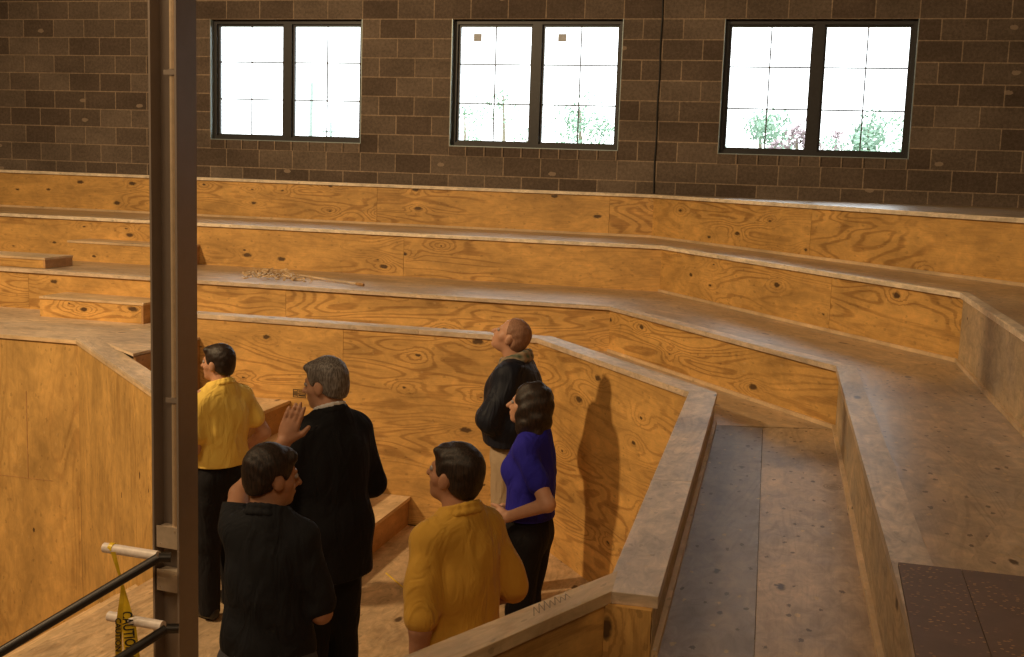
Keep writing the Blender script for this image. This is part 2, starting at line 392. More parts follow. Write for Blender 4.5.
# windows
for k, (ua, ub) in enumerate(WINS):
    x0, x1, z0, z1 = wx(ua), wx(ub), wz(VB), wz(VT)
    yf = WY + 0.07
    root = bpy.data.objects.new('window_%d' % (k + 1), None); COL.objects.link(root); root.location = ((x0 + x1) / 2, yf, z0)
    tag(root, kind='structure')
    def W_(mbx, name, mat, bevel=0):
        o = mbx.build(name, mat, root, bevel=bevel); o.matrix_parent_inverse = Matrix.Translation(-root.location); return o
    t = 0.045
    mb = MB()
    mb.box(x0, x0 + t, yf, yf + 0.09, z0, z1); mb.box(x1 - t, x1, yf, yf + 0.09, z0, z1)
    mb.box(x0 + t, x1 - t, yf, yf + 0.09, z1 - t, z1); mb.box(x0 + t, x1 - t, yf, yf + 0.09, z0, z0 + t)
    xm = (x0 + x1) / 2
    mb.box(xm - 0.05, xm + 0.05, yf, yf + 0.09, z0 + t, z1 - t)
    W_(mb, 'window_frame', M['frame'])
    mb = MB()
    zb0, zb1 = wz(0.0), wz(VB) - 0.004
    nblk = 9
    for j in range(nblk):
        a = x0 + (x1 - x0) * j / nblk; b_ = x0 + (x1 - x0) * (j + 1) / nblk
        uo = (a - WU0 + 0.02 + 0.2 * (j % 2), 0.02)
        mb.hexa([(a + 0.003, WY - 0.004, zb0), (b_ - 0.003, WY - 0.004, zb0), (b_ - 0.003, WY + 0.05, zb0), (a + 0.003, WY + 0.05, zb0)],
                [(a + 0.003, WY - 0.004, zb1), (b_ - 0.003, WY - 0.004, zb1), (b_ - 0.003, WY + 0.05, zb1), (a + 0.003, WY + 0.05, zb1)], uo)
    mb.box(x0, x1, WY + 0.05, WY + 0.2, zb0, zb1)
    W_(mb, 'window_sill', M['block'])
    mb = MB()   # metal lining of the reveal
    mb.box(x0, x0 + 0.006, WY - 0.003, yf, z0, z1); mb.box(x1 - 0.006, x1, WY - 0.003, yf, z0, z1)
    mb.box(x0, x1, WY - 0.003, yf, z0 - 0.004, z0 + 0.003)
    W_(mb, 'flashing', M['galv'])
    for sx0, sx1 in ((x0 + t, xm - 0.05), (xm + 0.05, x1 - t)):
        mb = MB(); r = 0.022
        za, zb = z0 + t, z1 - t
        mb.box(sx0, sx0 + r, yf + 0.03, yf + 0.07, za, zb); mb.box(sx1 - r, sx1, yf + 0.03, yf + 0.07, za, zb)
        mb.box(sx0 + r, sx1 - r, yf + 0.03, yf + 0.07, zb - r, zb); mb.box(sx0 + r, sx1 - r, yf + 0.03, yf + 0.07, za, za + r)
        W_(mb, 'sash', M['frame'])
        mb = MB(); mb.box(sx0 + r, sx1 - r, yf + 0.052, yf + 0.056, za + r, zb - r)
        W_(mb, 'pane', M['glass'])
        mb = MB()
        xc = (sx0 + sx1) / 2
        mb.box(xc - 0.007, xc + 0.007, yf + 0.045, yf + 0.052, za + r, zb - r)
        for j in (1, 2):
            zz = za + (zb - za) * j / 3
            mb.box(sx0 + r, xc - 0.007, yf + 0.045, yf + 0.052, zz - 0.007, zz + 0.007)
            mb.box(xc + 0.007, sx1 - r, yf + 0.045, yf + 0.052, zz - 0.007, zz + 0.007)
        W_(mb, 'muntins', M['muntin'])
        if k == 1:
            mb = MB(); mb.box(sx0 + 0.16, sx0 + 0.25, yf + 0.049, yf + 0.0515, zb - 0.17, zb - 0.09)
            W_(mb, 'pane_sticker', M['sticker'])

# ------------------------------------------------------------------ plywood tiers
def offset(pts, d):
    """polyline shifted by d to its left side, mitred"""
    P = [Vector(p) for p in pts]; out = []
    for i, p in enumerate(P):
        ns = []
        if i > 0: e = (P[i] - P[i - 1]).normalized(); ns.append(Vector((-e.y, e.x)))
        if i < len(P) - 1: e = (P[i + 1] - P[i]).normalized(); ns.append(Vector((-e.y, e.x)))
        n = ns[0] if len(ns) == 1 else (ns[0] + ns[1]).normalized()
        k = 1.0 / max(0.3, n.dot(ns[0]))
        out.append(p + n * d * k)
    return out

def run_boxes(line, d0, d1, z0, z1, sheet=None, gap=0.0015, first=0.0):
    """yields mitred boxes following a line, split into sheets"""
    a = offset(line, d0); b = offset(line, d1)
    res = []
    for i in range(len(line) - 1):
        L = (Vector(line[i + 1]) - Vector(line[i])).length
        cuts = [0.0]
        if sheet:
            t = first if (first and i == 0) else sheet
            while t < L - 0.25: cuts.append(t / L); t += sheet
        cuts.append(1.0)
        for c0, c1 in zip(cuts, cuts[1:]):
            g0 = gap / L if c0 > 0 else 0; g1 = gap / L if c1 < 1 else 0
            f0 = a[i].lerp(a[i + 1], c0 + g0); f1 = a[i].lerp(a[i + 1], c1 - g1)
            k0 = b[i].lerp(b[i + 1], c0 + g0); k1 = b[i].lerp(b[i + 1], c1 - g1)
            res.append((i, [(f0.x, f0.y, z0), (f1.x, f1.y, z0), (k1.x, k1.y, z0), (k0.x, k0.y, z0)],
                        [(f0.x, f0.y, z1), (f1.x, f1.y, z1), (k1.x, k1.y, z1), (k0.x, k0.y, z1)]))
    return res

EY = 0.6
LA = [(-4.60, 7.85), (-1.80, 7.85), (-0.50, 6.20), (-0.38, 3.05)]
LB = [(RX0 + 0.01, 8.50), (-1.50, 8.50), (0.14, 6.37), (0.27, 2.60), (0.27, EY)]
LC = [(RX0 + 0.01, 9.87), (-1.32, 9.87), (0.79, 6.87), (0.86, 4.60), (0.86, EY)]
LD = [(RX0 + 0.01, 11.20), (-1.60, 11.20), (1.22, 7.63), (1.92, 6.75), (2.0, EY)]
TH = 0.019

def tier(name, label, front, back, zb, zt, wide, first, riser_mats, nose_mat, tread_mat):
    t = thing(name, label, 'seating tier', (-4.0, front[0][1], zb))
    inv = Matrix.Translation(-t.location)
    def B(m, nm, mt):
        o = m.build(nm, mt, t); o.matrix_parent_inverse = inv; return o
    for (i, b, tp) in run_boxes(front, 0.0, TH, zb, zt - TH, 2.44, first=first):
        m = MB(); m.hexa(b, tp); B(m, 'riser_panel', M[riser_mats[min(i, len(riser_mats) - 1)]])
    fo = offset(front, -0.012)
    bo = offset(back, TH) if back else None
    for i in range(len(front) - 1):
        m = MB()
        if back:
            poly = [fo[i], fo[i + 1], bo[i + 1], bo[i]]
        else:
            poly = [fo[i], fo[i + 1], Vector((RX1, fo[i + 1].y)) if i >= 2 else Vector((fo[i + 1].x + (0 if i else 0), WY)), Vector((fo[i].x, WY))]
        d = Vector(front[i + 1]) - Vector(front[i])
        m.slab([(p.x, p.y) for p in poly], zt - TH, zt, (d.x, d.y))
        B(m, 'tread_panel', M[tread_mat])
    # pale nosing strip along the edge
    for (i, b, tp) in run_boxes(front, -0.02, wide, zt, zt + 0.007, None):
        m = MB(); m.hexa(b, tp); B(m, 'nosing_strip', M[nose_mat])
    for (i, b, tp) in run_boxes(front, -0.02, -0.012, zt - TH - 0.004, zt, None):
        m = MB(); m.hexa(b, tp); B(m, 'edge_band', M[nose_mat])
    # small base strip where the riser meets the tread in front
    for (i, b, tp) in run_boxes(front, -0.018, -0.0005, zb + 0.0005, zb + 0.022, None):
        if i >= 1:
            m = MB(); m.hexa(b, tp); B(m, 'base_strip', M['lumber'])
    return t

tier('seating_tier', 'lowest plywood seating tier, its riser directly behind the knee wall', LB, LC, Z1, Z2, 0.085, 1.5, ['ply', 'ply', 'rubbed', 'rubbed'], 'nosing', 'tread')
tier('seating_tier', 'middle plywood seating tier with the heap of wood scraps below its riser', LC, LD, Z2, Z3, 0.03, 2.0, ['ply', 'ply', 'rubbed', 'rubbed'], 'nosing_light', 'tread')

t = thing('seating_tier', 'topmost plywood seating tier, a ledge right under the block wall', 'seating tier', (-4.0, 11.2, Z3))
inv = Matrix.Translation(-t.location)
for (i, b, tp) in run_boxes(LD, 0.0, TH, Z3, Z4 - TH, 2.44, first=1.2):
    m = MB(); m.hexa(b, tp); m.build('riser_panel', M['ply'], t).matrix_parent_inverse = inv
o_ = offset(LD, -0.012)
polys = [[o_[0], o_[1], (o_[1].x, WY - 0.003), (RX0 + 0.01, WY - 0.003)], [o_[1], o_[2], (o_[2].x, WY - 0.003), (o_[1].x, WY - 0.003)],
         [o_[2], o_[3], (o_[3].x, WY - 0.003), (o_[2].x, WY - 0.003)], [o_[3], o_[4], (RX1 - 0.01, EY), (RX1 - 0.01, WY - 0.003), (o_[3].x, WY - 0.003)]]
for pl in polys:
    m = MB(); m.slab([tuple(p) for p in pl], Z4 - TH, Z4, (1, 0)); m.build('tread_panel', M['tread'], t).matrix_parent_inverse = inv
for (i, b, tp) in run_boxes(LD, -0.02, 0.03, Z4, Z4 + 0.007):
    m = MB(); m.hexa(b, tp); m.build('nosing_strip', M['nosing_light'], t).matrix_parent_inverse = inv
for (i, b, tp) in run_boxes(LD, -0.02, -0.012, Z4 - TH - 0.004, Z4):
    m = MB(); m.hexa(b, tp); m.build('edge_band', M['nosing_light'], t).matrix_parent_inverse = inv
for (i, b, tp) in run_boxes(LD, -0.018, -0.0005, Z3 + 0.0005, Z3 + 0.022):
    m = MB(); m.hexa(b, tp); m.build('base_strip', M['lumber'], t).matrix_parent_inverse = inv
mb = MB()     # boards closing the near ends of the tiers
for (xa, xb, z0, z1) in ((0.27 + TH, RX1, Z1 - 0.02, Z2 - TH), (0.86 + TH, RX1, Z2, Z3 - TH), (2.0 + TH, RX1, Z3, Z4 - TH)):
    mb.box(xa, xb, EY - 0.02, EY - 0.001, z0, z1)
tag(mb.build('trim_1', M['ply']), kind='structure')

# lowest walkway behind the knee wall: left landing, strip behind the wall, right aisle
LX = -5.17           # where the stair leaves the landing
bB = offset(LB, TH)
t = thing('walkway_deck', 'dusty plywood walkway between the knee wall and the lowest seating tier', 'platform', (-1.0, 8.0, Z1))
inv = Matrix.Translation(-t.location)
AO = offset(LA, 0.0)
for poly, u, mt in (([(RX0 + 0.01, 7.192), (-5.17, 7.192), (-5.17, bB[0].y), (RX0 + 0.01, bB[0].y)], (1, 0), 'nosing'),
                ([(-5.168, 7.355), (-4.502, 6.85), (-4.502, bB[0].y), (-5.168, bB[0].y)], (1, 0), 'nosing'),
                ([(-4.50, 7.85), (-1.80, 7.85), (bB[1].x, bB[1].y), (-4.50, bB[1].y)], (1, 0), 'tread'),
                ([(-1.80, 7.85), (-0.50, 6.20), (bB[2].x, bB[2].y), (bB[1].x, bB[1].y)], (1.3, -1.65), 'tread'),
                ([(-0.50, 6.20), (-0.38, 3.05), (-0.38, EY), (-0.10, EY), (-0.10, 3.05), (-0.24, 6.233)], (0, 1), 'tread_grey'),
                ([(-0.238, 6.233), (-0.098, 3.05), (-0.098, EY), (bB[4].x, EY), (bB[3].x, bB[3].y), (bB[2].x, bB[2].y)], (0, 1), 'tread_low')):
    m = MB(); m.slab(poly, Z1 - TH, Z1, u); m.build('deck_panel', M[mt], t).matrix_parent_inverse = inv

# knee wall around the pit: face boards, outer boards, wide cap
t = thing('knee_wall', 'plywood knee wall with a flat pale cap wrapping behind the standing people', 'knee wall', (-1.5, 7.7, 0))
inv = Matrix.Translation(-t.location)
IN_ = -0.125
for (i, b, tp) in run_boxes(LA, IN_, IN_ + TH, 0.0, ZCAP - 0.035, 2.44, first=1.3):
    m = MB(); m.hexa(b, tp); m.build('face_panel', M['ply'], t).matrix_parent_inverse = inv
for (i, b, tp) in run_boxes(LA, -TH, 0.0, Z1, ZCAP - 0.035, 2.44):
    m = MB(); m.hexa(b, tp); m.build('outer_panel', M['rubbed'], t).matrix_parent_inverse = inv
for (i, b, tp) in run_boxes(LA, IN_ - 0.012, 0.012, ZCAP - 0.035, ZCAP, 1.9):
    m = MB(); m.hexa(b, tp); m.build('cap_board', M['nosing'], t, bevel=0.002).matrix_parent_inverse = inv
for (i, b, tp) in run_boxes(LA, 0.0005, 0.018, Z1 + 0.0005, Z1 + 0.022):
    if i >= 1:
        m = MB(); m.hexa(b, tp); m.build('base_strip', M['lumber'], t).matrix_parent_inverse = inv
m = MB(); m.hexa([(-0.512, 3.028, 0), (-0.382, 3.028, 0), (-0.382, 3.05, 0), (-0.512, 3.06, 0)], [(-0.512, 3.028, ZCAP - 0.035), (-0.382, 3.028, ZCAP - 0.035), (-0.382, 3.05, ZCAP - 0.035), (-0.512, 3.06, ZCAP - 0.035)])
m.build('end_panel', M['ply'], t).matrix_parent_inverse = inv

# near branch of the knee wall, running to the lower left
d_ = (Vector((-0.76, 2.49)) - Vector((-0.492, 3.06))).normalized()
p0 = Vector((-0.496, 3.05)); p1 = p0 + d_ * 2.6
LBR = [(p1.x, p1.y), (p0.x, p0.y)]
LBF = [(p1.x, p1.y), tuple(p0 + d_ * 0.004)]
t = thing('knee_wall', 'near knee wall branch crossing the bottom of the view behind the orange polo', 'knee wall', (p0.x, p0.y, 0))
inv = Matrix.Translation(-t.location)
for (i, b, tp) in run_boxes(LBF, 0.008, 0.008 + TH, 0.0, ZCAP - 0.035, 3):
    m = MB(); m.hexa(b, tp); m.build('face_panel', M['ply'], t).matrix_parent_inverse = inv
for (i, b, tp) in run_boxes(LBR, 0.11, 0.11 + TH, 0.0, ZCAP - 0.035, 3):
    m = MB(); m.hexa(b, tp); m.build('inner_panel', M['ply'], t).matrix_parent_inverse = inv
pa, pb = offset(LBR, 0.0), offset(LBR, 0.14)
q_ = pb[1] + Vector((0.055, 0.10))
m = MB(); m.hexa([(pa[0].x, pa[0].y, ZCAP - 0.035), (pa[1].x, pa[1].y, ZCAP - 0.035), (-0.51, 3.22, ZCAP - 0.035), (pb[0].x, pb[0].y, ZCAP - 0.035)],
                 [(pa[0].x, pa[0].y, ZCAP + 0.001), (pa[1].x, pa[1].y, ZCAP + 0.001), (-0.51, 3.22, ZCAP + 0.001), (pb[0].x, pb[0].y, ZCAP + 0.001)])
m.build('cap_board', M['lumber'], t, bevel=0.002).matrix_parent_inverse = inv

# ------------------------------------------------------------------ pit floor, stairs
mb = MB()
mb.slab([(-3.90, RY0), (-0.50, RY0), (-0.50, 3.3), (-0.60, 6.1), (-1.8, 7.70), (-4.52, 7.70), (-4.52, 6.70), (-3.90, 6.20)], -0.02, 0.0, (0, 1))
mb.slab([(-0.40, RY0), (RX1, RY0), (RX1, EY - 0.03), (-0.40, EY - 0.03)], -0.02, 0.0, (0, 1))
tag(mb.build('floor', M['floor']), kind='structure')
mb = MB(); mb.box(RX0, RX1, RY0, WY, ZLOW - 0.1, ZLOW); tag(mb.build('floor', M['floor']), kind='structure')

# upper flight from the pit up to the left landing
rx_ = [-2.79, -3.10, -3.42, -3.76, -4.50]
RH = Z1 / 6
t = thing('staircase', 'plywood steps climbing left along the knee wall to the landing', 'stairs', (-3.6, 7.0, 0))
inv = Matrix.Translation(-t.location)
YA, YB = 6.30, 7.72
for k in range(5):
    z = RH * (k + 1) if k < 4 else Z1
    zl = RH * k
    YA = max(6.30, 7.17 - 0.7823 * (rx_[min(k + 1, 4)] + 5.17) + 0.06)
    if k < 4:
        mb = MB(); mb.slab([(rx_[k + 1], YA), (rx_[k] + 0.012, YA), (rx_[k] + 0.012, YB), (rx_[k + 1], YB)], z - 0.025, z, (0, 1))
        mb.build('step_tread', M['lumber'], t).matrix_parent_inverse = inv
        mb = MB(); mb.box(rx_[k + 1], rx_[k] - 0.02, YA, YA + 0.02, 0.0, z - 0.025)
        mb.build('side_board', M['ply'], t).matrix_parent_inverse = inv
    mb = MB(); mb.box(rx_[k] - 0.02, rx_[k], YA if k < 4 else 6.88, YB, zl, z - 0.025)
    mb.build('step_riser', M['lumber_dark'], t).matrix_parent_inverse = inv  # shade of the right-facing riser is put into the darker board colour

# stair side wall: faces the camera, then turns in towards the foot of the stairs
LL = [(RX0 + 0.01, 7.17), (-5.17, 7.17), (-3.70, 6.02)]
def droop(p): return 0.0 if p[0] < -5.15 else 0.0925 * (p[0] + 5.17)   # the cap sinks a little towards its end
def sag(P): return [(p[0], p[1], p[2] - droop(p)) for p in P]
t = thing('stair_wall', 'large plain plywood wall at left, its cap board turning down to the right', 'wall', (-5.2, 7.2, -1.5))
inv = Matrix.Translation(-t.location)
ZB = -1.9
for (i, b, tp) in run_boxes(LL, 0.0, TH, ZB, Z1 - 0.024, 1.22, first=0.9):
    m = MB(); tp = sag(tp)
    uo = (random.uniform(0, 50), random.uniform(0, 50))
    B4, T4 = [Vector(p) for p in b], [Vector(p) for p in tp]
    for a_, c_ in ((0, 1), (1, 2), (2, 3), (3, 0)):
        l_ = (B4[c_] - B4[a_]).length
        m.face([B4[a_], B4[c_], T4[c_], T4[a_]], [(uo[0], uo[1]), (uo[0], uo[1] + l_), (uo[0] + Z1 - ZB, uo[1] + l_), (uo[0] + Z1 - ZB, uo[1])])
    m.face(T4, [(0, 0)] * 4)
    m.build('face_panel', M['ply_vert'], t).matrix_parent_inverse = inv
mb = MB(); mb.box(-7.7, -5.40, 7.1675, 7.1698, 0.195, 0.198); mb.box(-5.62, -5.615, 7.1675, 7.1698, 0.2, 0.86)
mb.build('panel_seam', M['lumber_dark'], t).matrix_parent_inverse = inv
for (i, b, tp) in run_boxes(LL, -0.014, 0.0 , Z1 - 0.024, Z1 + 0.001):
    m = MB(); b = sag(b); tp = sag(tp); m.hexa(b, tp); m.build('edge_band', M['lumber'], t).matrix_parent_inverse = inv
for (i, b, tp) in run_boxes(LL, -0.014, 0.165, Z1 - 0.004, Z1 + 0.02):
    if i == 1:
        m = MB(); b = sag(b); tp = sag(tp); m.hexa(b, tp); m.build('cap_board', M['nosing'], t, bevel=0.002).matrix_parent_inverse = inv

# lower flight going down to the left in front of that wall
t = thing('staircase', 'plank steps dropping left below the handrail, bottom left of the view', 'stairs', (-4.4, 6.0, -0.6))
inv = Matrix.Translation(-t.location)
SX = -3.90
for k in range(8):
    xa = SX - 0.30 * (k + 1); xb = SX - 0.30 * k; z = -0.19 * (k + 1)
    yt = lambda x: min(7.165, 7.165 - 0.7823 * max(0, x + 5.17))
    mb = MB(); poly = [(xa - 0.025, 3.6), (xb, 3.6), (xb, yt(xb))] + ([(-5.17, 7.165)] if xa < -5.17 < xb else []) + [(xa - 0.025, yt(xa - 0.025))]
    mb.slab(poly, z - 0.03, z, (0, 1))
    mb.build('step_tread', M['lumber'], t).matrix_parent_inverse = inv
    mb = MB(); mb.box(xb, xb + 0.02, 3.6, yt(xb + 0.02), z, z + 0.19 - 0.03 if k else -0.021)
    mb.build('step_riser', M['lumber'], t).matrix_parent_inverse = inv

# half steps on the tiers (aisle boxes)
def half_step(label, x0, x1, y0, y1, z0, z1):
    t = thing('half_step', label, 'step', ((x0 + x1) / 2, (y0 + y1) / 2, z0))
    inv = Matrix.Translation(-t.location)
    mb = MB(); mb.box(x0, x1 + 0.006, y0 - 0.008, y1, z1 - 0.019, z1); mb.build('top_board', M['lumber'], t).matrix_parent_inverse = inv
    mb = MB(); mb.box(x0, x1 - 0.019, y0, y0 + 0.019, z0, z1 - 0.019); mb.build('front_board', M['ply'], t).matrix_parent_inverse = inv
    mb = MB(); mb.box(x1 - 0.019, x1, y0, y1, z0, z1 - 0.019); mb.build('end_board', M['lumber_dark'], t).matrix_parent_inverse = inv  # right end face, shade painted in with the darker lumber
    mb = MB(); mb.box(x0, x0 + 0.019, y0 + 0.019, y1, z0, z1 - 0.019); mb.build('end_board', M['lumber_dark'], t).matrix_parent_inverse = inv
    return t
p = un(139, 325, z=Z1); q = un(36, 317, z=Z1)
half_step('plywood half step on the left landing against the lowest riser', q.x, p.x, 8.14, 8.497, Z1, Z1 + 0.17)
p = un(197, 264.5, z=Z2); q = un(89, 258, z=Z2)
half_step('plywood half step on the middle walkway, partly behind the steel post', q.x, p.x, 9.50, 9.867, Z2 , Z2 + 0.19)
p = un(67, 266.5, z=Z2)
half_step('low plywood half step cut off by the left edge of the view', p.x - 1.4, p.x + 0.02, 8.62, 9.0, Z2 + 0.007, Z2 + 0.10)

# brown landing boards lower right
t = thing('hardboard_landing', 'dark brown boards speckled with sawdust on the right aisle, bottom right corner', 'floor board', (0.8, 2.4, Z2))
inv = Matrix.Translation(-t.location)
zc = Z2 + 0.0075
for xa, xb in ((0.248, 0.40), (0.402, 0.855)):
    mb = MB(); mb.slab([(xa, EY), (xb, EY), (xb, 3.04), (xa, 3.04)], zc, zc + 0.012, (0, 1)); mb.build('board', M['hardboard'], t).matrix_parent_inverse = inv

# ------------------------------------------------------------------ smooth-blended bodies (distance fields turned into one mesh)
def frame_rot(yaw=0, pitch=0, roll=0):
    return Matrix.Rotation(yaw, 3, 'Z') @ Matrix.Rotation(pitch, 3, 'X') @ Matrix.Rotation(roll, 3, 'Y')

def cap_(a, ra, b, rb, k=0.02, flat=None):
    return dict(t='c', a=np.array(a, float), b=np.array(b, float), ra=ra, rb=rb, k=k, flat=flat)
def ell_(c, r, R=None, k=0.02, op='u'):
    return dict(t='e', c=np.array(c, float), r=np.array(r, float), R=np.array(R) if R is not None else np.eye(3), k=k, op=op)

def eval_prim(p, X, Y, Z):
    if p['t'] == 'c':
        a, b = p['a'], p['b']; ba = b - a; L2 = max(float(ba @ ba), 1e-9)
        px, py, pz = X - a[0], Y - a[1], Z - a[2]
        if p['flat'] is not None:            # flat = (axis, factor): squash across an axis
            ax, fa = p['flat']; ax = np.array(ax) / np.linalg.norm(ax)
            dt = px * ax[0] + py * ax[1] + pz * ax[2]
            bdt = float(ba @ ax)
            g = 1.0 / fa - 1.0
            px = px + dt * ax[0] * g; py = py + dt * ax[1] * g; pz = pz + dt * ax[2] * g
            ba = ba + ax * bdt * g; L2 = max(float(ba @ ba), 1e-9)
            sc = fa
        else: sc = 1.0
        h = np.clip((px * ba[0] + py * ba[1] + pz * ba[2]) / L2, 0, 1)
        d = np.sqrt((px - ba[0] * h) ** 2 + (py - ba[1] * h) ** 2 + (pz - ba[2] * h) ** 2) - (p['ra'] + (p['rb'] - p['ra']) * h)
        return d * (sc if sc < 1 else 1.0) if p['flat'] is not None else d
    c, r, R = p['c'], p['r'], p['R']
    px, py, pz = X - c[0], Y - c[1], Z - c[2]
    q = [(px * R[0][i] + py * R[1][i] + pz * R[2][i]) for i in range(3)]
    k0 = np.sqrt(sum((q[i] / r[i]) ** 2 for i in range(3))) + 1e-6
    k1 = np.sqrt(sum((q[i] / r[i] ** 2) ** 2 for i in range(3))) + 1e-6
    return k0 * (k0 - 1) / k1

def prim_box(p):
    if p['t'] == 'c':
        r = max(p['ra'], p['rb']); lo = np.minimum(p['a'], p['b']) - r; hi = np.maximum(p['a'], p['b']) + r
    else:
        r = max(p['r']); ext = np.abs(p['R']) @ p['r']; lo = p['c'] - ext; hi = p['c'] + ext
    return lo, hi

def sdf_mesh(name, prims, h=0.008, cuts=(), mat=None, parent=None, wob=0.0, wobf=18.0, seed=0.0):
    los, his = zip(*[prim_box(p) for p in prims])
    lo = np.min(los, 0) - 3 * h - wob; hi = np.max(his, 0) + 3 * h + wob
    n = np.ceil((hi - lo) / h).astype(int) + 1
    ax = [lo[i] + h * np.arange(n[i]) for i in range(3)]
    D = np.full(n, 0.2, np.float32)
    for p in prims:
        l, g = prim_box(p); m = p['k'] + 4 * h + 0.015
        i0 = np.maximum(((l - m - lo) / h).astype(int), 0); i1 = np.minimum(((g + m - lo) / h).astype(int) + 2, n)
        sl = tuple(slice(i0[i], i1[i]) for i in range(3))
        X = ax[0][sl[0]][:, None, None]; Y = ax[1][sl[1]][None, :, None]; Z = ax[2][sl[2]][None, None, :]
        d = eval_prim(p, X, Y, Z)
        a = D[sl]; k = p['k']
        if p.get('op') == 's':               # carve away
            D[sl] = np.maximum(a, -d)
        else:
            hh = np.maximum(k - np.abs(a - d), 0) / k
            D[sl] = np.minimum(a, d) - hh * hh * k * 0.25
    X = ax[0][:, None, None]; Y = ax[1][None, :, None]; Z = ax[2][None, None, :]
    if wob:
        f = wobf
        D = D + wob * (np.sin(X * f * 1.3 + 2.1 * np.sin(Z * f * 0.5 + seed) + seed) * np.sin(Z * f + 1.7 * np.sin(Y * f * 0.8 + seed)) + 0.6 * np.sin((X + Y) * f * 0.9 + Z * f * 1.6 + 2 * seed)).astype(np.float32)
    for (pt, nm) in cuts:                    # keep the side where (p-pt).n < 0
        D = np.maximum(D, (X - pt[0]) * nm[0] + (Y - pt[1]) * nm[1] + (Z - pt[2]) * nm[2])
    D = D.astype(np.float32)
    for i in range(3):
        s0 = [slice(None)] * 3; s0[i] = 0; D[tuple(s0)] = 0.1; s0[i] = -1; D[tuple(s0)] = 0.1
    # surface nets
    ins = D < 0
    cnt = np.zeros(np.array(D.shape) - 1, np.int8)
    for dx in (0, 1):
        for dy in (0, 1):
            for dz in (0, 1):
                cnt += ins[dx:D.shape[0] - 1 + dx, dy:D.shape[1] - 1 + dy, dz:D.shape[2] - 1 + dz]
    act = (cnt > 0) & (cnt < 8)
    idx = np.full(act.shape, -1, np.int64); cells = np.argwhere(act); idx[act] = np.arange(len(cells))
    acc = np.zeros((len(cells), 3)); w = np.zeros(len(cells))
    offs = [(0, 0, 0), (1, 0, 0), (0, 1, 0), (1, 1, 0), (0, 0, 1), (1, 0, 1), (0, 1, 1), (1, 1, 1)]
    V8 = [D[cells[:, 0] + o[0], cells[:, 1] + o[1], cells[:, 2] + o[2]] for o in offs]
    for a in range(8):
        for b in range(a + 1, 8):
            df = [offs[b][i] - offs[a][i] for i in range(3)]
            if sum(abs(v) for v in df) != 1: continue
            va, vb = V8[a], V8[b]; m = (va < 0) != (vb < 0)
            tt = np.where(m, va / np.where(m, va - vb, 1), 0)
            for i in range(3): acc[:, i] += np.where(m, offs[a][i] + tt * df[i], 0)
            w += m
    verts = lo + (cells + acc / w[:, None]) * h
    faces = []
    for axi in range(3):
        o = [np.array(v) for v in ((1, 0, 0), (0, 1, 0), (0, 0, 1))]
        e = o[axi]; u = o[(axi + 1) % 3]; v = o[(axi + 2) % 3]
        s0 = tuple(slice(0, D.shape[i] - e[i]) for i in range(3)); s1 = tuple(slice(e[i], D.shape[i]) for i in range(3))
        A, Bn = ins[s0], ins[s1]
        ch = np.argwhere(A != Bn)
        ch = ch[(ch[:, (axi + 1) % 3] > 0) & (ch[:, (axi + 2) % 3] > 0)]
        ch = ch[(ch[:, (axi + 1) % 3] < D.shape[(axi + 1) % 3] - 1) & (ch[:, (axi + 2) % 3] < D.shape[(axi + 2) % 3] - 1)]
        q = [idx[tuple((ch - u - v).T)], idx[tuple((ch - v).T)], idx[tuple(ch.T)], idx[tuple((ch - u).T)]]
        f = np.stack(q, 1); flip = ~A[tuple(ch.T)]
        f[flip] = f[flip][:, ::-1]
        faces.append(f)
    faces = np.concatenate(faces); faces = faces[(faces >= 0).all(1)]
    me = bpy.data.meshes.new(name)
    me.vertices.add(len(verts)); me.vertices.foreach_set('co', verts.astype(np.float32).ravel())
    me.loops.add(len(faces) * 4); me.loops.foreach_set('vertex_index', faces.astype(np.int32).ravel())
    me.polygons.add(len(faces)); me.polygons.foreach_set('loop_start', np.arange(0, len(faces) * 4, 4, dtype=np.int32))
    me.polygons.foreach_set('use_smooth', np.ones(len(faces), bool))
    me.update(calc_edges=True); me.validate()
    return link(name, me, mat, parent)

# fabrics, skin, hair
def cloth(name, color, rough=0.85, var=0.1, sheen=0.0, weave=400):
    m, n, l, b = new_mat(name, color, rough, spec=0.25)
    q = NB(m); co = n.new('ShaderNodeTexCoord').outputs['Object']
    nz = q.noise(co, 9, 3, 0.6)
    l.new(q.mix(nz, tuple(c * (1 - var) for c in color), tuple(min(1, c * (1 + var)) for c in color)), b.inputs['Base Color'])
    bp = n.new('ShaderNodeBump'); bp.inputs['Strength'].default_value = 0.7; bp.inputs['Distance'].default_value = 0.03
    l.new(q.noise(q.map(co, (11, 11, 4.5), (0, 0, 0), (0.5, 0.2, 0)), 1, 2.5, 0.5, 1.2), bp.inputs['Height']); l.new(bp.outputs[0], b.inputs['Normal'])
    b.inputs['Sheen Weight'].default_value = sheen
    return m
def skinm(name, color):
    m, n, l, b = new_mat(name, color, 0.5, spec=0.35)
    q = NB(m); co = n.new('ShaderNodeTexCoord').outputs['Object']
    l.new(q.mix(q.noise(co, 22, 3, 0.6), tuple(c * 0.82 for c in color), tuple(min(1, c * 1.12) for c in color)), b.inputs['Base Color'])
    b.inputs['Subsurface Weight'].default_value = 0.06; b.inputs['Subsurface Radius'].default_value = (0.02, 0.008, 0.004)
    return m
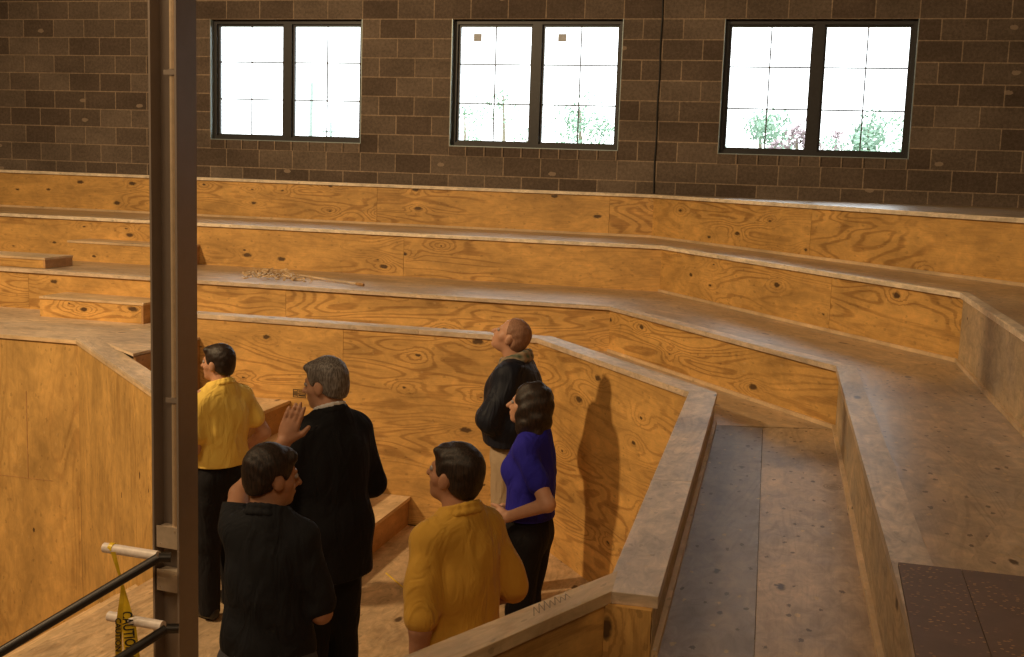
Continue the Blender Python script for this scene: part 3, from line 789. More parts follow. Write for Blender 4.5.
def hairm(name, color, color2=None, rough=0.5):
    m, n, l, b = new_mat(name, color, rough, spec=0.4)
    q = NB(m); co = n.new('ShaderNodeTexCoord').outputs['Object']
    nz = q.noise(q.map(co, (160, 160, 24)), 1, 3, 0.6, 0.4)
    c2 = color2 or tuple(c * 2.2 for c in color)
    l.new(q.mix(q.sstep(nz, 0.35, 0.7), color, c2), b.inputs['Base Color'])
    bp = n.new('ShaderNodeBump'); bp.inputs['Strength'].default_value = 0.5; bp.inputs['Distance'].default_value = 0.004
    l.new(nz, bp.inputs['Height']); l.new(bp.outputs[0], b.inputs['Normal'])
    return m
M['skin'] = skinm('skin', (0.56, 0.30, 0.19))
M['skin_dark'] = skinm('tanned_skin', (0.44, 0.22, 0.13))
M['eye'] = simple('eye', (0.35, 0.30, 0.28), 0.25)
M['hair_dark'] = hairm('dark_brown_hair', (0.018, 0.011, 0.008))
M['hair_black'] = hairm('black_brown_hair', (0.012, 0.008, 0.007), (0.045, 0.026, 0.018))
M['hair_grey'] = hairm('grey_hair', (0.09, 0.075, 0.068), (0.30, 0.27, 0.25))
M['hair_stubble'] = hairm('cropped_fair_hair', (0.25, 0.125, 0.075), (0.34, 0.18, 0.11), 0.7)
M['suit'] = cloth('black_suit_wool', (0.008, 0.008, 0.010))
M['suit_trousers'] = cloth('black_suit_trousers', (0.007, 0.007, 0.008))
M['collar_white'] = cloth('white_shirt_cotton', (0.70, 0.68, 0.68))
M['polo_black'] = cloth('black_polo_knit', (0.014, 0.015, 0.019))
M['polo_yellow'] = cloth('bright_yellow_polo_knit', (0.93, 0.63, 0.13), sheen=0.1)
M['polo_gold'] = cloth('golden_yellow_polo_knit', (0.62, 0.345, 0.05), sheen=0.1)
M['blue'] = cloth('royal_blue_knit', (0.022, 0.018, 0.30))
M['black_cloth'] = cloth('black_trouser_cloth', (0.010, 0.009, 0.011))
M['khaki'] = cloth('khaki_twill', (0.42, 0.31, 0.20))
M['khaki_dark'] = cloth('tan_trousers', (0.36, 0.24, 0.10))
M['jeans'] = cloth('grey_jeans', (0.07, 0.07, 0.085))
M['jacket'] = cloth('dark_navy_jacket', (0.010, 0.012, 0.022), 0.6)
M['shoe'] = simple('black_leather_shoe', (0.015, 0.012, 0.010), 0.35)
def plaid():
    m, n, l, b = new_mat('plaid_lining', (0.2, 0.15, 0.1), 0.85)
    q = NB(m); co = n.new('ShaderNodeTexCoord').outputs['Object']
    w = []
    for ax in ('X', 'Z'):
        t = n.new('ShaderNodeTexWave'); t.bands_direction = ax; t.inputs['Scale'].default_value = 9; l.new(co, t.inputs['Vector']); w.append(t.outputs['Fac'])
    c = q.mix(w[0], (0.30, 0.21, 0.13), (0.06, 0.10, 0.07)); c = q.mix(q.math('MULTIPLY', w[1], 0.6), c, (0.34, 0.24, 0.16))
    l.new(c, b.inputs['Base Color']); return m
M['plaid'] = plaid()

def V3(*a): return np.array(a, float)
def unit(v): v = np.array(v, float); return v / np.linalg.norm(v)

def hand_prims(w, d, th, side_in, curl=0.25, spread=0.0, scale=1.0):
    """w wrist, d pointing direction, th direction towards the thumb side, side_in = palm facing direction"""
    d = unit(d); th = unit(np.array(th) - d * (np.array(th) @ d)); pn = unit(np.array(side_in) - d * (np.array(side_in) @ d) - th * (np.array(side_in) @ th))
    S = scale; P = []
    R = np.stack([th, pn, d], 1)
    P.append(ell_(w + d * 0.045 * S, V3(0.041, 0.016, 0.052) * S, R, 0.012))
    P.append(cap_(w - d * 0.01, 0.024 * S, w + d * 0.03 * S, 0.024 * S, 0.015, flat=(pn, 0.75)))
    lens = [0.070, 0.078, 0.072, 0.056]
    for i, L in enumerate(lens):
        o = (1.5 - i) * 0.0205 * S
        base = w + d * (0.083 - 0.004 * abs(i - 1)) * S + th * o
        dd = unit(d + th * (1.5 - i) * spread * 0.12 + pn * curl * 0.25)
        m = base + dd * L * 0.5 * S
        d2 = unit(dd + pn * curl)
        e = m + d2 * L * 0.32 * S; d3 = unit(d2 + pn * curl * 0.9); e2 = e + d3 * L * 0.22 * S
        P.append(cap_(base - dd * 0.02 * S, 0.0102 * S, m, 0.0092 * S, 0.004)); P.append(cap_(m, 0.0092 * S, e, 0.0084 * S, 0.004)); P.append(cap_(e, 0.0084 * S, e2, 0.0072 * S, 0.004))
    tb = w + d * 0.022 * S + th * 0.028 * S
    td = unit(d * 0.75 + th * 0.75 + pn * 0.25); tm = tb + td * 0.042 * S; t2 = unit(d * 0.95 + th * 0.35 + pn * 0.2)
    P.append(cap_(tb, 0.0155 * S, tm, 0.012 * S, 0.012)); P.append(cap_(tm, 0.012 * S, tm + t2 * 0.036 * S, 0.0092 * S, 0.005))
    return P

def make_person(label, px, py, d, H, face, head_yaw, head_pitch, arms, outfit, hair, skin='skin', lean=(0, 0), female=False, group=None, legs=None, dx=0.0):
    """px,py: top of head in the picture at depth d; face: degrees turned left of the view direction"""
    g = un(px, py, d=d)
    th = YAW + math.radians(face)
    root = thing('person', label, 'person', (g.x, g.y, 0.0), th, group)
    s = H / 1.723
    sh = k_sh if (k_sh := outfit.get('sh')) else (0.168 if not female else 0.15)
    lx, ly = lean
    def T(x, y, z): return V3(x, y, z)
    hipx = 0.088
    kn = legs or {-1: ((-0.095, 0.01, 0.49), (-0.10, -0.02, 0.085)), 1: ((0.095, 0.03, 0.49), (0.11, 0.03, 0.085))}
    up = lambda z: V3(lx, ly, 0) * max(0, (z - 0.95)) / 0.6
    HC = V3(0, 0.03, 1.600) + up(1.63)
    Rh = np.array(frame_rot(math.radians(head_yaw), math.radians(head_pitch)))
    def hp(x, y, z): return HC + Rh @ V3(x, y, z)
    body = []
    body += [ell_(V3(0, 0, 0.93), V3(0.16, 0.115, 0.13), k=0.05), ell_(V3(0, 0, 1.10) + up(1.1), V3(0.135, 0.095, 0.16), k=0.05),
             ell_(V3(0, 0, 1.29) + up(1.3), V3(sh - 0.015, 0.11, 0.17), k=0.05), cap_(V3(-sh + 0.03, 0, 1.405) + up(1.4), 0.055, V3(sh - 0.03, 0, 1.405) + up(1.4), 0.055, 0.05),
             cap_(V3(0, -0.01, 1.43) + up(1.43), 0.062, HC + Rh @ V3(0, -0.02, -0.05), 0.056, 0.03)]
    # head
    body += [ell_(hp(0, -0.012, 0.03), V3(0.074, 0.093, 0.088), Rh, 0.02), ell_(hp(0, 0.030, -0.035), V3(0.056, 0.062, 0.078), Rh, 0.02),
             ell_(hp(0, 0.066, -0.088), V3(0.026, 0.022, 0.02), Rh, 0.02), cap_(hp(-0.03, 0.075, 0.022), 0.012, hp(0.03, 0.075, 0.022), 0.012, 0.012),
             cap_(hp(0, 0.088, 0.006), 0.008, hp(0, 0.113, -0.028), 0.0125, 0.012), cap_(hp(-0.012, 0.094, -0.034), 0.008, hp(0.012, 0.094, -0.034), 0.008, 0.008),
             ell_(hp(0, 0.088, -0.057), V3(0.022, 0.012, 0.006), Rh, 0.006), ell_(hp(0, 0.086, -0.068), V3(0.019, 0.011, 0.0065), Rh, 0.006),
             cap_(hp(-0.045, 0.045, -0.02), 0.02, hp(0.045, 0.045, -0.02), 0.02, 0.02)]
    for sx in (-1, 1):
        body += [ell_(hp(0.074 * sx, -0.008, -0.008), V3(0.010, 0.021, 0.032), Rh @ np.array(frame_rot(-0.25 * sx)), 0.006),
                 ell_(hp(0.030 * sx, 0.094, 0.006), V3(0.016, 0.012, 0.010), Rh, 0.005, 's')]
        body += [cap_(V3(hipx * sx, 0, 0.88), 0.092, V3(*kn[sx][0]), 0.060, 0.05), cap_(V3(*kn[sx][0]), 0.060, V3(*kn[sx][1]), 0.042, 0.03),
                 cap_(V3(*kn[sx][1]) + V3(0, -0.02, -0.03), 0.032, V3(*kn[sx][1]) + V3(0.02 * sx, 0.13, -0.045), 0.026, 0.02)]
    A = {}
    for sx in (-1, 1):
        a = arms[sx]
        S = V3((sh - 0.008) * sx, 0, 1.375) + up(1.4) + V3(*a.get('sh', (0, 0, 0)))
        E = V3(*a['el']); Wr = V3(*a['wr']); A[sx] = (S, E, Wr)
        body += [cap_(S, 0.050, E, 0.040, 0.03), cap_(E, 0.040, Wr, 0.027, 0.015)]
        body += hand_prims(Wr, a.get('hd', Wr - E), a.get('th', (0, 0, 1)), a.get('pn', (-sx, 0, 0)), a.get('curl', 0.35), a.get('spread', 0.0), a.get('hs', 1.0))
    mesh_objs = []
    def add(name, prims, mat, h=0.008, cuts=(), wob=0.0, wobf=18.0):
        o = sdf_mesh(name, prims, h, cuts, M[mat], root, wob, wobf, seed=(px % 7)); o.scale = (s, s, s); mesh_objs.append(o); return o
    add('body', body, skin, 0.0065)
    # eyes
    for sx in (-1, 1):
        c = hp(0.030 * sx, 0.080, 0.006)
        add('eye', [ell_(c, V3(0.012, 0.012, 0.012), None, 0.004)], 'eye', 0.004)
    # ---- clothes
    k = outfit
    infl = k.get('bulk', 0.020); hem = k.get('hem', 0.93)
    torso = [ell_(V3(0, 0, 0.96), V3(0.165 + infl, 0.115 + infl, 0.17), k=0.06), ell_(V3(0, 0, 1.12) + up(1.12), V3(0.140 + infl * k.get('belly', 1.2), 0.100 + infl * k.get('belly', 1.2), 0.17), k=0.08),
             ell_(V3(0, 0.0, 1.28) + up(1.28), V3(sh - 0.008 + infl, 0.112 + infl, 0.185), k=0.08),
             cap_(V3(-sh + 0.045, -0.005, 1.385) + up(1.4), 0.054 + infl * 0.6, V3(sh - 0.045, -0.005, 1.385) + up(1.4), 0.054 + infl * 0.6, 0.06),
             cap_(V3(0, -0.01, 1.42) + up(1.42), 0.082, V3(0, -0.012, 1.50) + up(1.475), 0.064, 0.04),
             cap_(V3(0, -0.015, 1.455) + up(1.45), 0.058, V3(-sh * 0.8, -0.005, 1.405) + up(1.4), 0.05, 0.05), cap_(V3(0, -0.015, 1.455) + up(1.45), 0.058, V3(sh * 0.8, -0.005, 1.405) + up(1.4), 0.05, 0.05)]
    if hem < 0.9:
        torso += [cap_(V3(-0.05, 0, 0.95), 0.125 + infl, V3(-0.05, 0, hem - 0.1), 0.125 + infl, 0.06), cap_(V3(0.05, 0, 0.95), 0.125 + infl, V3(0.05, 0, hem - 0.1), 0.125 + infl, 0.06)]
    if female:
        torso += [ell_(V3(-0.07, 0.10, 1.25), V3(0.055, 0.05, 0.06), k=0.05), ell_(V3(0.07, 0.10, 1.25), V3(0.055, 0.05, 0.06), k=0.05)]
    sl = k.get('sleeve', 'short'); sr = k.get('sleeve_r', 0.062)
    cuts = [((0, 0, hem), (0, 0, -1)), ((0, -0.01, 1.495) + up(1.495) if False else tuple(V3(0, 0, 1.503) + up(1.49)), tuple(unit((0, 0.35, 1))))]
    for sx in (-1, 1):
        S, E, Wr = A[sx]
        if sl == 'short':
            e = S + (E - S) * arms[sx].get('slen', 0.72)
            torso += [cap_(S, sr, e, sr + 0.004, 0.028)]
        else:
            e = E + (Wr - E) * 0.93
            torso += [cap_(S, sr + 0.004, E, sr, 0.03), cap_(E, sr, e, sr - 0.016, 0.02)]
    top = add(k.get('top_name', 'shirt'), torso, k['top'], 0.009, cuts, k.get('wob', 0.0035), k.get('wobf', 17))
    # collar ring
    if k.get('collar'):
        ring = []
        for j in range(16):
            a0, a1 = 2 * math.pi * j / 16, 2 * math.pi * (j + 1) / 16
            rr = k.get('collar_r', 0.068)
            f = lambda a: V3(rr * math.cos(a), rr * math.sin(a) - 0.002, 1.490 - 0.030 * math.sin(a) + k.get('collar_z', 0.0)) + up(1.48)
            ring.append(cap_(f(a0), k.get('collar_t', 0.012), f(a1), k.get('collar_t', 0.012), 0.006, flat=None))
            if k.get('collar_h'):
                g2 = lambda a: f(a) + V3(0.010 * math.cos(a), 0.010 * math.sin(a), -k['collar_h'])
                ring.append(cap_(g2(a0), k.get('collar_t', 0.012) * 0.8, g2(a1), k.get('collar_t', 0.012) * 0.8, 0.02))
        add('collar', ring, k['collar'], 0.006)
    if k.get('inner_collar'):
        ring = []
        for j in range(16):
            f = lambda a: V3(0.063 * math.cos(a), 0.063 * math.sin(a), 1.505 - 0.026 * math.sin(a)) + up(1.5)
            ring.append(cap_(f(2 * math.pi * j / 16), 0.009, f(2 * math.pi * (j + 1) / 16), 0.009, 0.006))
            ring.append(cap_(f(2 * math.pi * j / 16) - V3(0, 0, .02), 0.009, f(2 * math.pi * (j + 1) / 16) - V3(0, 0, .02), 0.009, 0.012))
        add('shirt_collar', ring, k['inner_collar'], 0.005)
    # trousers
    tw = k.get('leg_r', 0.078)
    tr = [ell_(V3(0, 0, 0.93), V3(0.168, 0.124, 0.15), k=0.05)]
    for sx in (-1, 1):
        K_, An = V3(*kn[sx][0]), V3(*kn[sx][1])
        tr += [cap_(V3(hipx * sx, 0, 0.87), 0.105, K_, tw, 0.05), cap_(K_, tw, An + V3(0, 0, -0.02), tw - 0.010, 0.03)]
    add('trousers', tr, k['bottom'], 0.009, [((0, 0, 1.02), (0, 0, 1)), ((0, 0, 0.035), (0, 0, -1))], 0.003, 15)
    for sx in (-1, 1):
        An = V3(*kn[sx][1])
        add('shoe', [cap_(V3(An[0], An[1] - 0.035, 0.045), 0.040, V3(An[0] + 0.02 * sx, An[1] + 0.15, 0.036), 0.036, 0.02), cap_(V3(An[0], An[1] - 0.02, 0.07), 0.042, V3(An[0], An[1] + 0.03, 0.06), 0.04, 0.02)],
            'shoe', 0.007, [((0, 0, 0.002), (0, 0, -1))])
    # belt
    # hair
    hr = []
    kind, hm = hair
    if kind == 'short':
        hr = [ell_(hp(0, -0.018, 0.038), V3(0.083, 0.098, 0.094), Rh, 0.01), ell_(hp(0, -0.055, -0.02), V3(0.068, 0.05, 0.062), Rh, 0.03), cap_(hp(-0.05, 0.055, 0.085), 0.018, hp(0.05, 0.055, 0.085), 0.018, 0.03)]
        for sx in (-1, 1): hr += [ell_(hp(0.077 * sx, 0.012, -0.012), V3(0.03, 0.012, 0.02), Rh, 0.005, 's'), ell_(hp(0.075 * sx, -0.008, -0.01), V3(0.02, 0.025, 0.034), Rh, 0.004, 's')]
        n1 = Rh @ unit(V3(0, 1, -0.55)); n2 = Rh @ unit(V3(0, 0.45, -1))
        cu_ = [(hp(0, 0.062, 0.045), n1), (hp(0, -0.05, -0.046), n2)]
    elif kind == 'crop':
        hr = [ell_(hp(0, -0.016, 0.032), V3(0.0785, 0.096, 0.091), Rh, 0.01), ell_(hp(0, -0.05, -0.02), V3(0.066, 0.05, 0.058), Rh, 0.03)]
        for sx in (-1, 1): hr += [ell_(hp(0.075 * sx, -0.002, -0.01), V3(0.02, 0.03, 0.036), Rh, 0.004, 's')]
        n1 = Rh @ unit(V3(0, 1, -0.35)); n2 = Rh @ unit(V3(0, 0.45, -1))
        cu_ = [(hp(0, 0.03, 0.03), n1), (hp(0, -0.05, -0.055), n2)]
    else:
        hr = [ell_(hp(0, -0.025, 0.04), V3(0.094, 0.105, 0.096), Rh, 0.02), ell_(hp(0, -0.055, -0.06), V3(0.104, 0.084, 0.125), Rh, 0.04),
              ell_(hp(-0.07, -0.01, -0.05), V3(0.032, 0.055, 0.11), Rh, 0.03), ell_(hp(0.07, -0.01, -0.05), V3(0.032, 0.055, 0.11), Rh, 0.03),
              ell_(hp(0, -0.08, -0.15), V3(0.085, 0.05, 0.05), Rh, 0.04), ell_(hp(0, 0.10, -0.03), V3(0.062, 0.075, 0.105), Rh, 0.004, 's')]
        cu_ = []
    add('hair', hr, hm, 0.006, [(tuple(a_), tuple(b_)) for a_, b_ in cu_], 0.0012 if kind != 'bob' else 0.004, 90 if kind != 'bob' else 45)
    return root

make_person('man in a bright yellow polo, hand on hip, half hidden by the steel post', 221, 343, 6.45, 1.58, 50, 18, 3,
    {-1: dict(el=(-0.21, -0.02, 1.11), wr=(-0.20, 0.14, 0.92)), 1: dict(el=(0.285, -0.06, 1.14), wr=(0.19, 0.07, 1.00), hd=(-0.5, 0.8, -0.15), th=(0, -0.3, -1), pn=(-1, -0.4, 0), slen=0.55)},
    dict(top='polo_yellow', collar='polo_yellow', collar_t=0.009, collar_h=0.02, bottom='black_cloth', hem=0.98, bulk=0.024, wob=0.005), ('short', 'hair_dark'))
make_person('man in a black suit with grey hair, facing left, white collar showing', 330, 353, 5.15, 1.74, 46, 20, -6,
    {-1: dict(el=(-0.25, 0.02, 1.11), wr=(-0.10, 0.22, 1.04)), 1: dict(el=(0.25, 0.0, 1.11), wr=(0.10, 0.22, 1.06))},
    dict(top='suit', top_name='suit_jacket', sleeve='long', sleeve_r=0.066, hem=0.74, bulk=0.040, collar='suit', collar_t=0.016, collar_z=-0.014, inner_collar='collar_white', bottom='suit_trousers', leg_r=0.09, wob=0.0025), ('short', 'hair_grey'))
make_person('man in a black polo seen from behind, arm raised with open hand', 269, 443, 3.97, 1.63, -10, -42, -4,
    {-1: dict(el=(-0.20, 0.20, 1.47), wr=(-0.095, 0.40, 1.645), sh=(-0.01, 0.03, 0.02), hd=(0.30, 0.12, 0.95), th=(1, 0, -0.35), pn=(0.1, 1, 0.1), curl=0.06, spread=-0.1, slen=0.72),
     1: dict(el=(0.20, 0.02, 1.10), wr=(0.13, 0.22, 1.06), slen=0.85)},
    dict(top='polo_black', collar='polo_black', collar_t=0.010, collar_h=0.025, bottom='jeans', hem=0.94, bulk=0.018, sleeve_r=0.060, wob=0.005, sh=0.145), ('short', 'hair_black'), skin='skin_dark')
make_person('man in a golden yellow polo seen from behind, standing by the near knee wall', 461, 441, 3.97, 1.66, 42, 14, 10,
    {-1: dict(el=(-0.21, -0.06, 1.10), wr=(-0.20, -0.03, 0.86), slen=0.82), 1: dict(el=(0.235, -0.05, 1.14), wr=(0.17, 0.15, 1.02), hd=(-0.6, 0.7, -0.1), slen=0.95)},
    dict(top='polo_gold', collar='polo_gold', collar_t=0.010, collar_h=0.025, bottom='khaki_dark', hem=0.93, bulk=0.022, sleeve_r=0.062, wob=0.005, sh=0.155), ('short', 'hair_black'), skin='skin_dark')
make_person('balding man in a dark navy jacket and khakis looking up, arms folded', 517, 316, 6.85, 1.74, 75, 0, 28,
    {-1: dict(el=(-0.22, 0.08, 1.13), wr=(-0.01, 0.17, 1.11), hd=(1, 0.0, 0.1), th=(0, 0, 1), pn=(0, -1, 0), hs=0.9), 1: dict(el=(0.22, 0.08, 1.13), wr=(0.01, 0.15, 1.14), hd=(-1, 0, 0), th=(0, 0, 1), pn=(0, -1, 0), hs=0.9)},
    dict(top='jacket', top_name='jacket', sleeve='long', sleeve_r=0.080, hem=0.97, bulk=0.055, belly=1.7, collar='plaid', collar_t=0.020, collar_r=0.078, collar_z=-0.004, collar_h=0.03, bottom='khaki', wob=0.006), ('crop', 'hair_stubble'))
make_person('woman with a dark bob in a royal blue top, hand on hip', 535, 384, 5.6, 1.58, 72, 0, 8,
    {-1: dict(el=(-0.26, -0.17, 1.15), wr=(-0.205, 0.06, 1.04), hd=(-0.1, 0.9, -0.15), th=(0.2, 0.0, 1), pn=(1, 0, 0.0), curl=0.2, spread=0.8, slen=0.62), 1: dict(el=(0.2, -0.04, 1.12), wr=(0.16, 0.13, 0.98))},
    dict(top='blue', bottom='black_cloth', hem=1.00, bulk=0.016, belly=0.8, sleeve_r=0.056, leg_r=0.072, wob=0.003), ('bob', 'hair_black'), female=True)

# ------------------------------------------------------------------ steel post with conduit
PX, PY = -2.70, 4.42
pr_ = YAW - math.radians(20)
post = thing('steel_post', 'tall dark brown steel I-beam post standing in the left foreground', 'post', (PX, PY, 0), pr_)
mb = MB(); FW, DP, FT = 0.140, 0.140, 0.010
# local x = along the web (depth), local y = flange width
mb.box(DP / 2 - FT, DP / 2, -FW / 2, FW / 2, 0.012, RZC - 0.001)
mb.box(-DP / 2, -DP / 2 + FT, -FW / 2, FW / 2, 0.012, RZC - 0.001)
mb.box(-DP / 2 + FT, DP / 2 - FT, -0.004, 0.004, 0.012, RZC - 0.001)
mb.build('beam', M['steel'], post)
mb = MB(); mb.box(-0.14, 0.14, -0.14, 0.14, 0, 0.012); mb.build('base_plate', M['steel'], post)
mb = MB(); mb.tube([(0.030, -0.036, 0.99), (0.030, -0.036, RZC - 0.01)], 0.0155, 20); mb.build('conduit', M['conduit'], post, smooth=True)
for zz in (2.95, 1.55, 4.4):
    mb = MB(); mb.box(-0.006, 0.052, -0.055, -0.050, zz, zz + 0.02); mb.tube([(0.030, -0.036, zz - 0.004), (0.030, -0.036, zz + 0.024)], 0.0185, 14)
    mb.build('conduit_strap', M['steel'], post)
for zz in (0.90, 0.70):
    mb = MB(); mb.box(-0.045, 0.058, -0.066, -0.010, zz, zz + 0.09)
    bx = mb.build('junction_box', M['jbox'], post, bevel=0.004)
    mb = MB(); mb.box(-0.049, 0.062, -0.0695, -0.0665, zz - 0.004, zz + 0.094)
    for q_ in ((-0.03, 0.012), (0.045, 0.078)): mb.tube([(q_[0], -0.0695, zz + q_[1]), (q_[0], -0.0725, zz + q_[1])], 0.004, 8)
    mb.build('cover_plate', M['jbox'], bx)

# handrail and its white sleeves
def rail(label, a, b, sl_a, sl_b, extra):
    t = thing('handrail', label, 'handrail', tuple(a))
    inv = Matrix.Translation(-t.location)
    A, B = Vector(a), Vector(b); d = (B - A).normalized(); far = B + d * extra
    mb = MB(); mb.tube([far, A], 0.021, 16); o = mb.build('pipe', M['pipe'], t, smooth=True); o.matrix_parent_inverse = inv
    mb = MB(); mb.tube([A - d * 0.003, A + r0 * 0.05 + Vector((0, 0.012, 0))], 0.021, 16); mb.build('end_fitting', M['pipe'], t, smooth=True).matrix_parent_inverse = inv
    mb = MB(); S0, S1 = Vector(sl_a), Vector(sl_b)
    mb.tube([S0, S1], 0.0225, 20); o = mb.build('sleeve', M['tube'], t, smooth=True); o.matrix_parent_inverse = inv
    return t
E1 = un(158, 558, d=4.98); G1 = un(-6, 656, d=4.72)
rail('upper black pipe handrail dropping to the left from the steel post', E1, G1, un(104.5, 547.5, d=5.12), un(158, 556, d=5.02), 1.2)
E2 = un(166, 629, d=4.98); G2 = un(110, 665, d=4.83)
rail('lower black pipe handrail dropping to the left from the steel post', E2, G2, un(109, 616, d=5.12), un(163, 626, d=5.02), 1.8)

# caution tape hanging from the upper sleeve
def ribbon(pts, wid, tw, mb, th=0.0008):
    L = []
    for i, p in enumerate(pts):
        a = tw[i]; w = wid[i] / 2
        sd = (r0 * math.cos(a) + Vector((-math.sin(YAW), math.cos(YAW), 0)) * math.sin(a)) * w
        L.append((Vector(p) - sd, Vector(p) + sd))
    for (a, b), (c, d) in zip(L, L[1:]):
        mb.face([a, b, d, c]); o = Vector((-math.sin(YAW), math.cos(YAW), 0)) * th
        mb.face([c + o, d + o, b + o, a + o])
    return L
t = thing('caution_tape', 'yellow caution tape with black lettering hanging from the white sleeve', 'tape', tuple(un(110, 548, d=5.1)))
inv = Matrix.Translation(-t.location)
mb = MB()
def tp(x, y, d=5.06): return un(x, y, d=d)
ribbon([tp(113, 552), tp(117, 566), tp(121, 580), tp(122.5, 588), tp(125, 604), tp(129, 626), tp(131, 645), tp(133, 664)], [0.020, 0.016, 0.010, 0.018, 0.04, 0.062, 0.066, 0.068], [0.3, 0.6, 1.0, 0.4, 0.0, 0.0, 0.0, 0.0], mb)
ribbon([tp(122.5, 586, 5.04), tp(121, 604, 5.02), tp(119, 626, 5.01), tp(118.5, 645, 5.0), tp(119, 664, 5.0)], [0.012, 0.02, 0.03, 0.03, 0.03], [0.6, 0.5, 0.6, 0.7, 0.7], mb)
mb.build('tape_strip', M['tape'], t).matrix_parent_inverse = inv
c0 = un(111, 547.8, d=5.11); c1 = un(115, 548.5, d=5.10)
mb = MB(); mb.tube([c0, c1], 0.0238, 18); mb.build('wrap', M['tape'], t).matrix_parent_inverse = inv
def text_mesh(body, size, M4, name, mat, parent, inv=None, depth=0.0004):
    cu_ = bpy.data.curves.new('lettering', 'FONT'); cu_.body = body; cu_.size = size; cu_.extrude = depth; cu_.offset = size * 0.022
    to = bpy.data.objects.new('lettering', cu_); COL.objects.link(to)
    bpy.context.view_layer.update()
    me = bpy.data.meshes.new_from_object(to.evaluated_get(bpy.context.evaluated_depsgraph_get()))
    bpy.data.objects.remove(to); me.transform(M4)
    o = link(name, me, mat, parent)
    if inv is not None: o.matrix_parent_inverse = inv
    return o
def basis(o, x, y):
    x = Vector(x).normalized(); y = (Vector(y) - x * Vector(y).dot(x)).normalized(); z = x.cross(y)
    return Matrix(((x.x, y.x, z.x, o.x), (x.y, y.y, z.y, o.y), (x.z, y.z, z.z, o.z), (0, 0, 0, 1)))
for (ax_, ay_, bx_, by_, dd_, sz, sqz) in ((121.5, 612, 127, 660, 5.045, 0.066, 0.62), (115.5, 618, 115.5, 664, 4.985, 0.034, 0.95)):
    a_ = tp(ax_, ay_, dd_); b_ = tp(bx_, by_, dd_)
    for k in range(3):
        text_mesh('CAUTION CAUTION', sz, basis(a_ + r0 * 0.0012 * k, b_ - a_, r0) @ Matrix.Diagonal((sqz, 1, 1, 1)), 'lettering', M['ink'], t, inv) if k == 0 else None

# ------------------------------------------------------------------ cable on the block wall
ct = un(663, 0, Y=WY - 0.012); cb = un(657, 189, Y=WY - 0.012)
mb = MB(); dirv = (cb - ct)
mb.tube([(ct.x, WY - 0.009, RZC - 0.001)] + [(ct.x + (cb.x - ct.x) * 0.2 * 0 + 0.004 * math.sin(k * 1.7), WY - 0.009, ct.z + (Z4 + 0.008 - ct.z) * k / 12) for k in range(13)], 0.008, 8)
tag(mb.build('cable', M['cable'], smooth=True), 'thin black cable hanging straight down the block wall between two windows', 'cable')

# ------------------------------------------------------------------ wood scraps, stick, chalk string, stamps
mb = MB(); rs = random.Random(3)
for k in range(90):
    px_ = min(332, max(244, rs.gauss(276, 18))); py_ = 270.5 + (px_ - 244) * 0.055 + rs.uniform(0, 8)
    p = un(px_, py_, z=Z2 + 0.008); L_ = rs.uniform(0.015, 0.075); w_ = rs.uniform(0.008, 0.022); a = rs.uniform(0, 3.14)
    z_ = Z2 + (0.008 if p.y < 8.6 else 0.001) + (rs.uniform(0, 0.03) if abs(px_ - 272) < 24 else 0)
    if p.y > 9.8: continue
    ux, uy = math.cos(a), math.sin(a); t_ = rs.uniform(-0.2, 0.2) * L_
    c = [(p.x + ux * i * L_ / 2 - uy * j * w_ / 2, p.y + uy * i * L_ / 2 + ux * j * w_ / 2, z_ + abs(t_) * (1 + i)) for i, j in ((-1, -1), (1, -1), (1, 1), (-1, 1))]
    mb.hexa(c, [(q[0], q[1], q[2] + rs.uniform(0.004, 0.014)) for q in c])
tag(mb.build('wood_scraps', M['lumber']), 'small heap of light wood scraps on the middle walkway', 'wood scraps', kind='stuff')
a = un(300, 275.5, z=Z2 + 0.014); b = un(361, 284.5, z=Z2 + 0.014)
t = thing('wood_stick', 'long thin pale stick lying beside the wood scraps, dark at one end', 'stick', tuple(a))
inv = Matrix.Translation(-t.location)
mb = MB(); mb.tube([a, b], 0.010, 6); mb.build('shaft', M['nosing'], t).matrix_parent_inverse = inv
mb = MB(); c = a.lerp(b, 0.93); mb.tube([c, a.lerp(b, 1.04)], 0.0125, 6); mb.build('dark_end', M['lumber_dark'], t).matrix_parent_inverse = inv
a = un(386, 573, z=0.003); b = un(418, 600, z=0.003)
mb = MB(); mb.tube([a, b], 0.004, 6); tag(mb.build('string_line', M['tape']), 'short yellow string stretched across the pit floor', 'string')

# grade stamp printed on the face of the knee wall
g = un(293, 397, Y=7.85 - 0.1255 - 0.0005); yy = 7.7242
t = thing('grade_stamp', 'small black ink grade stamp on the knee wall beside the raised hand', 'stamp', (g.x, yy, g.z))
x0_, z0_ = g.x, g.z
mb = MB()
def bar(xa, xb, za, zb): mb.box(x0_ + xa, x0_ + xb, yy - 0.0006, yy, z0_ + za, z0_ + zb)
for q_ in ((0, 0.105, 0, 0.005), (0, 0.105, 0.056, 0.061), (0, 0.004, 0.005, 0.056), (0.101, 0.105, 0.005, 0.056), (0.036, 0.040, 0.005, 0.056), (0.040, 0.101, 0.028, 0.032)): bar(*q_)
for k in range(3): bar(0.006 + k * 0.010, 0.012 + k * 0.010, 0.012, 0.048)
for k in range(6): bar(0.046 + k * 0.009, 0.051 + k * 0.009, 0.036, 0.052); bar(0.046 + k * 0.009, 0.0525 + k * 0.009, 0.010, 0.024)
mb.build('ink', M['ink'], t).matrix_parent_inverse = Matrix.Translation(-t.location)

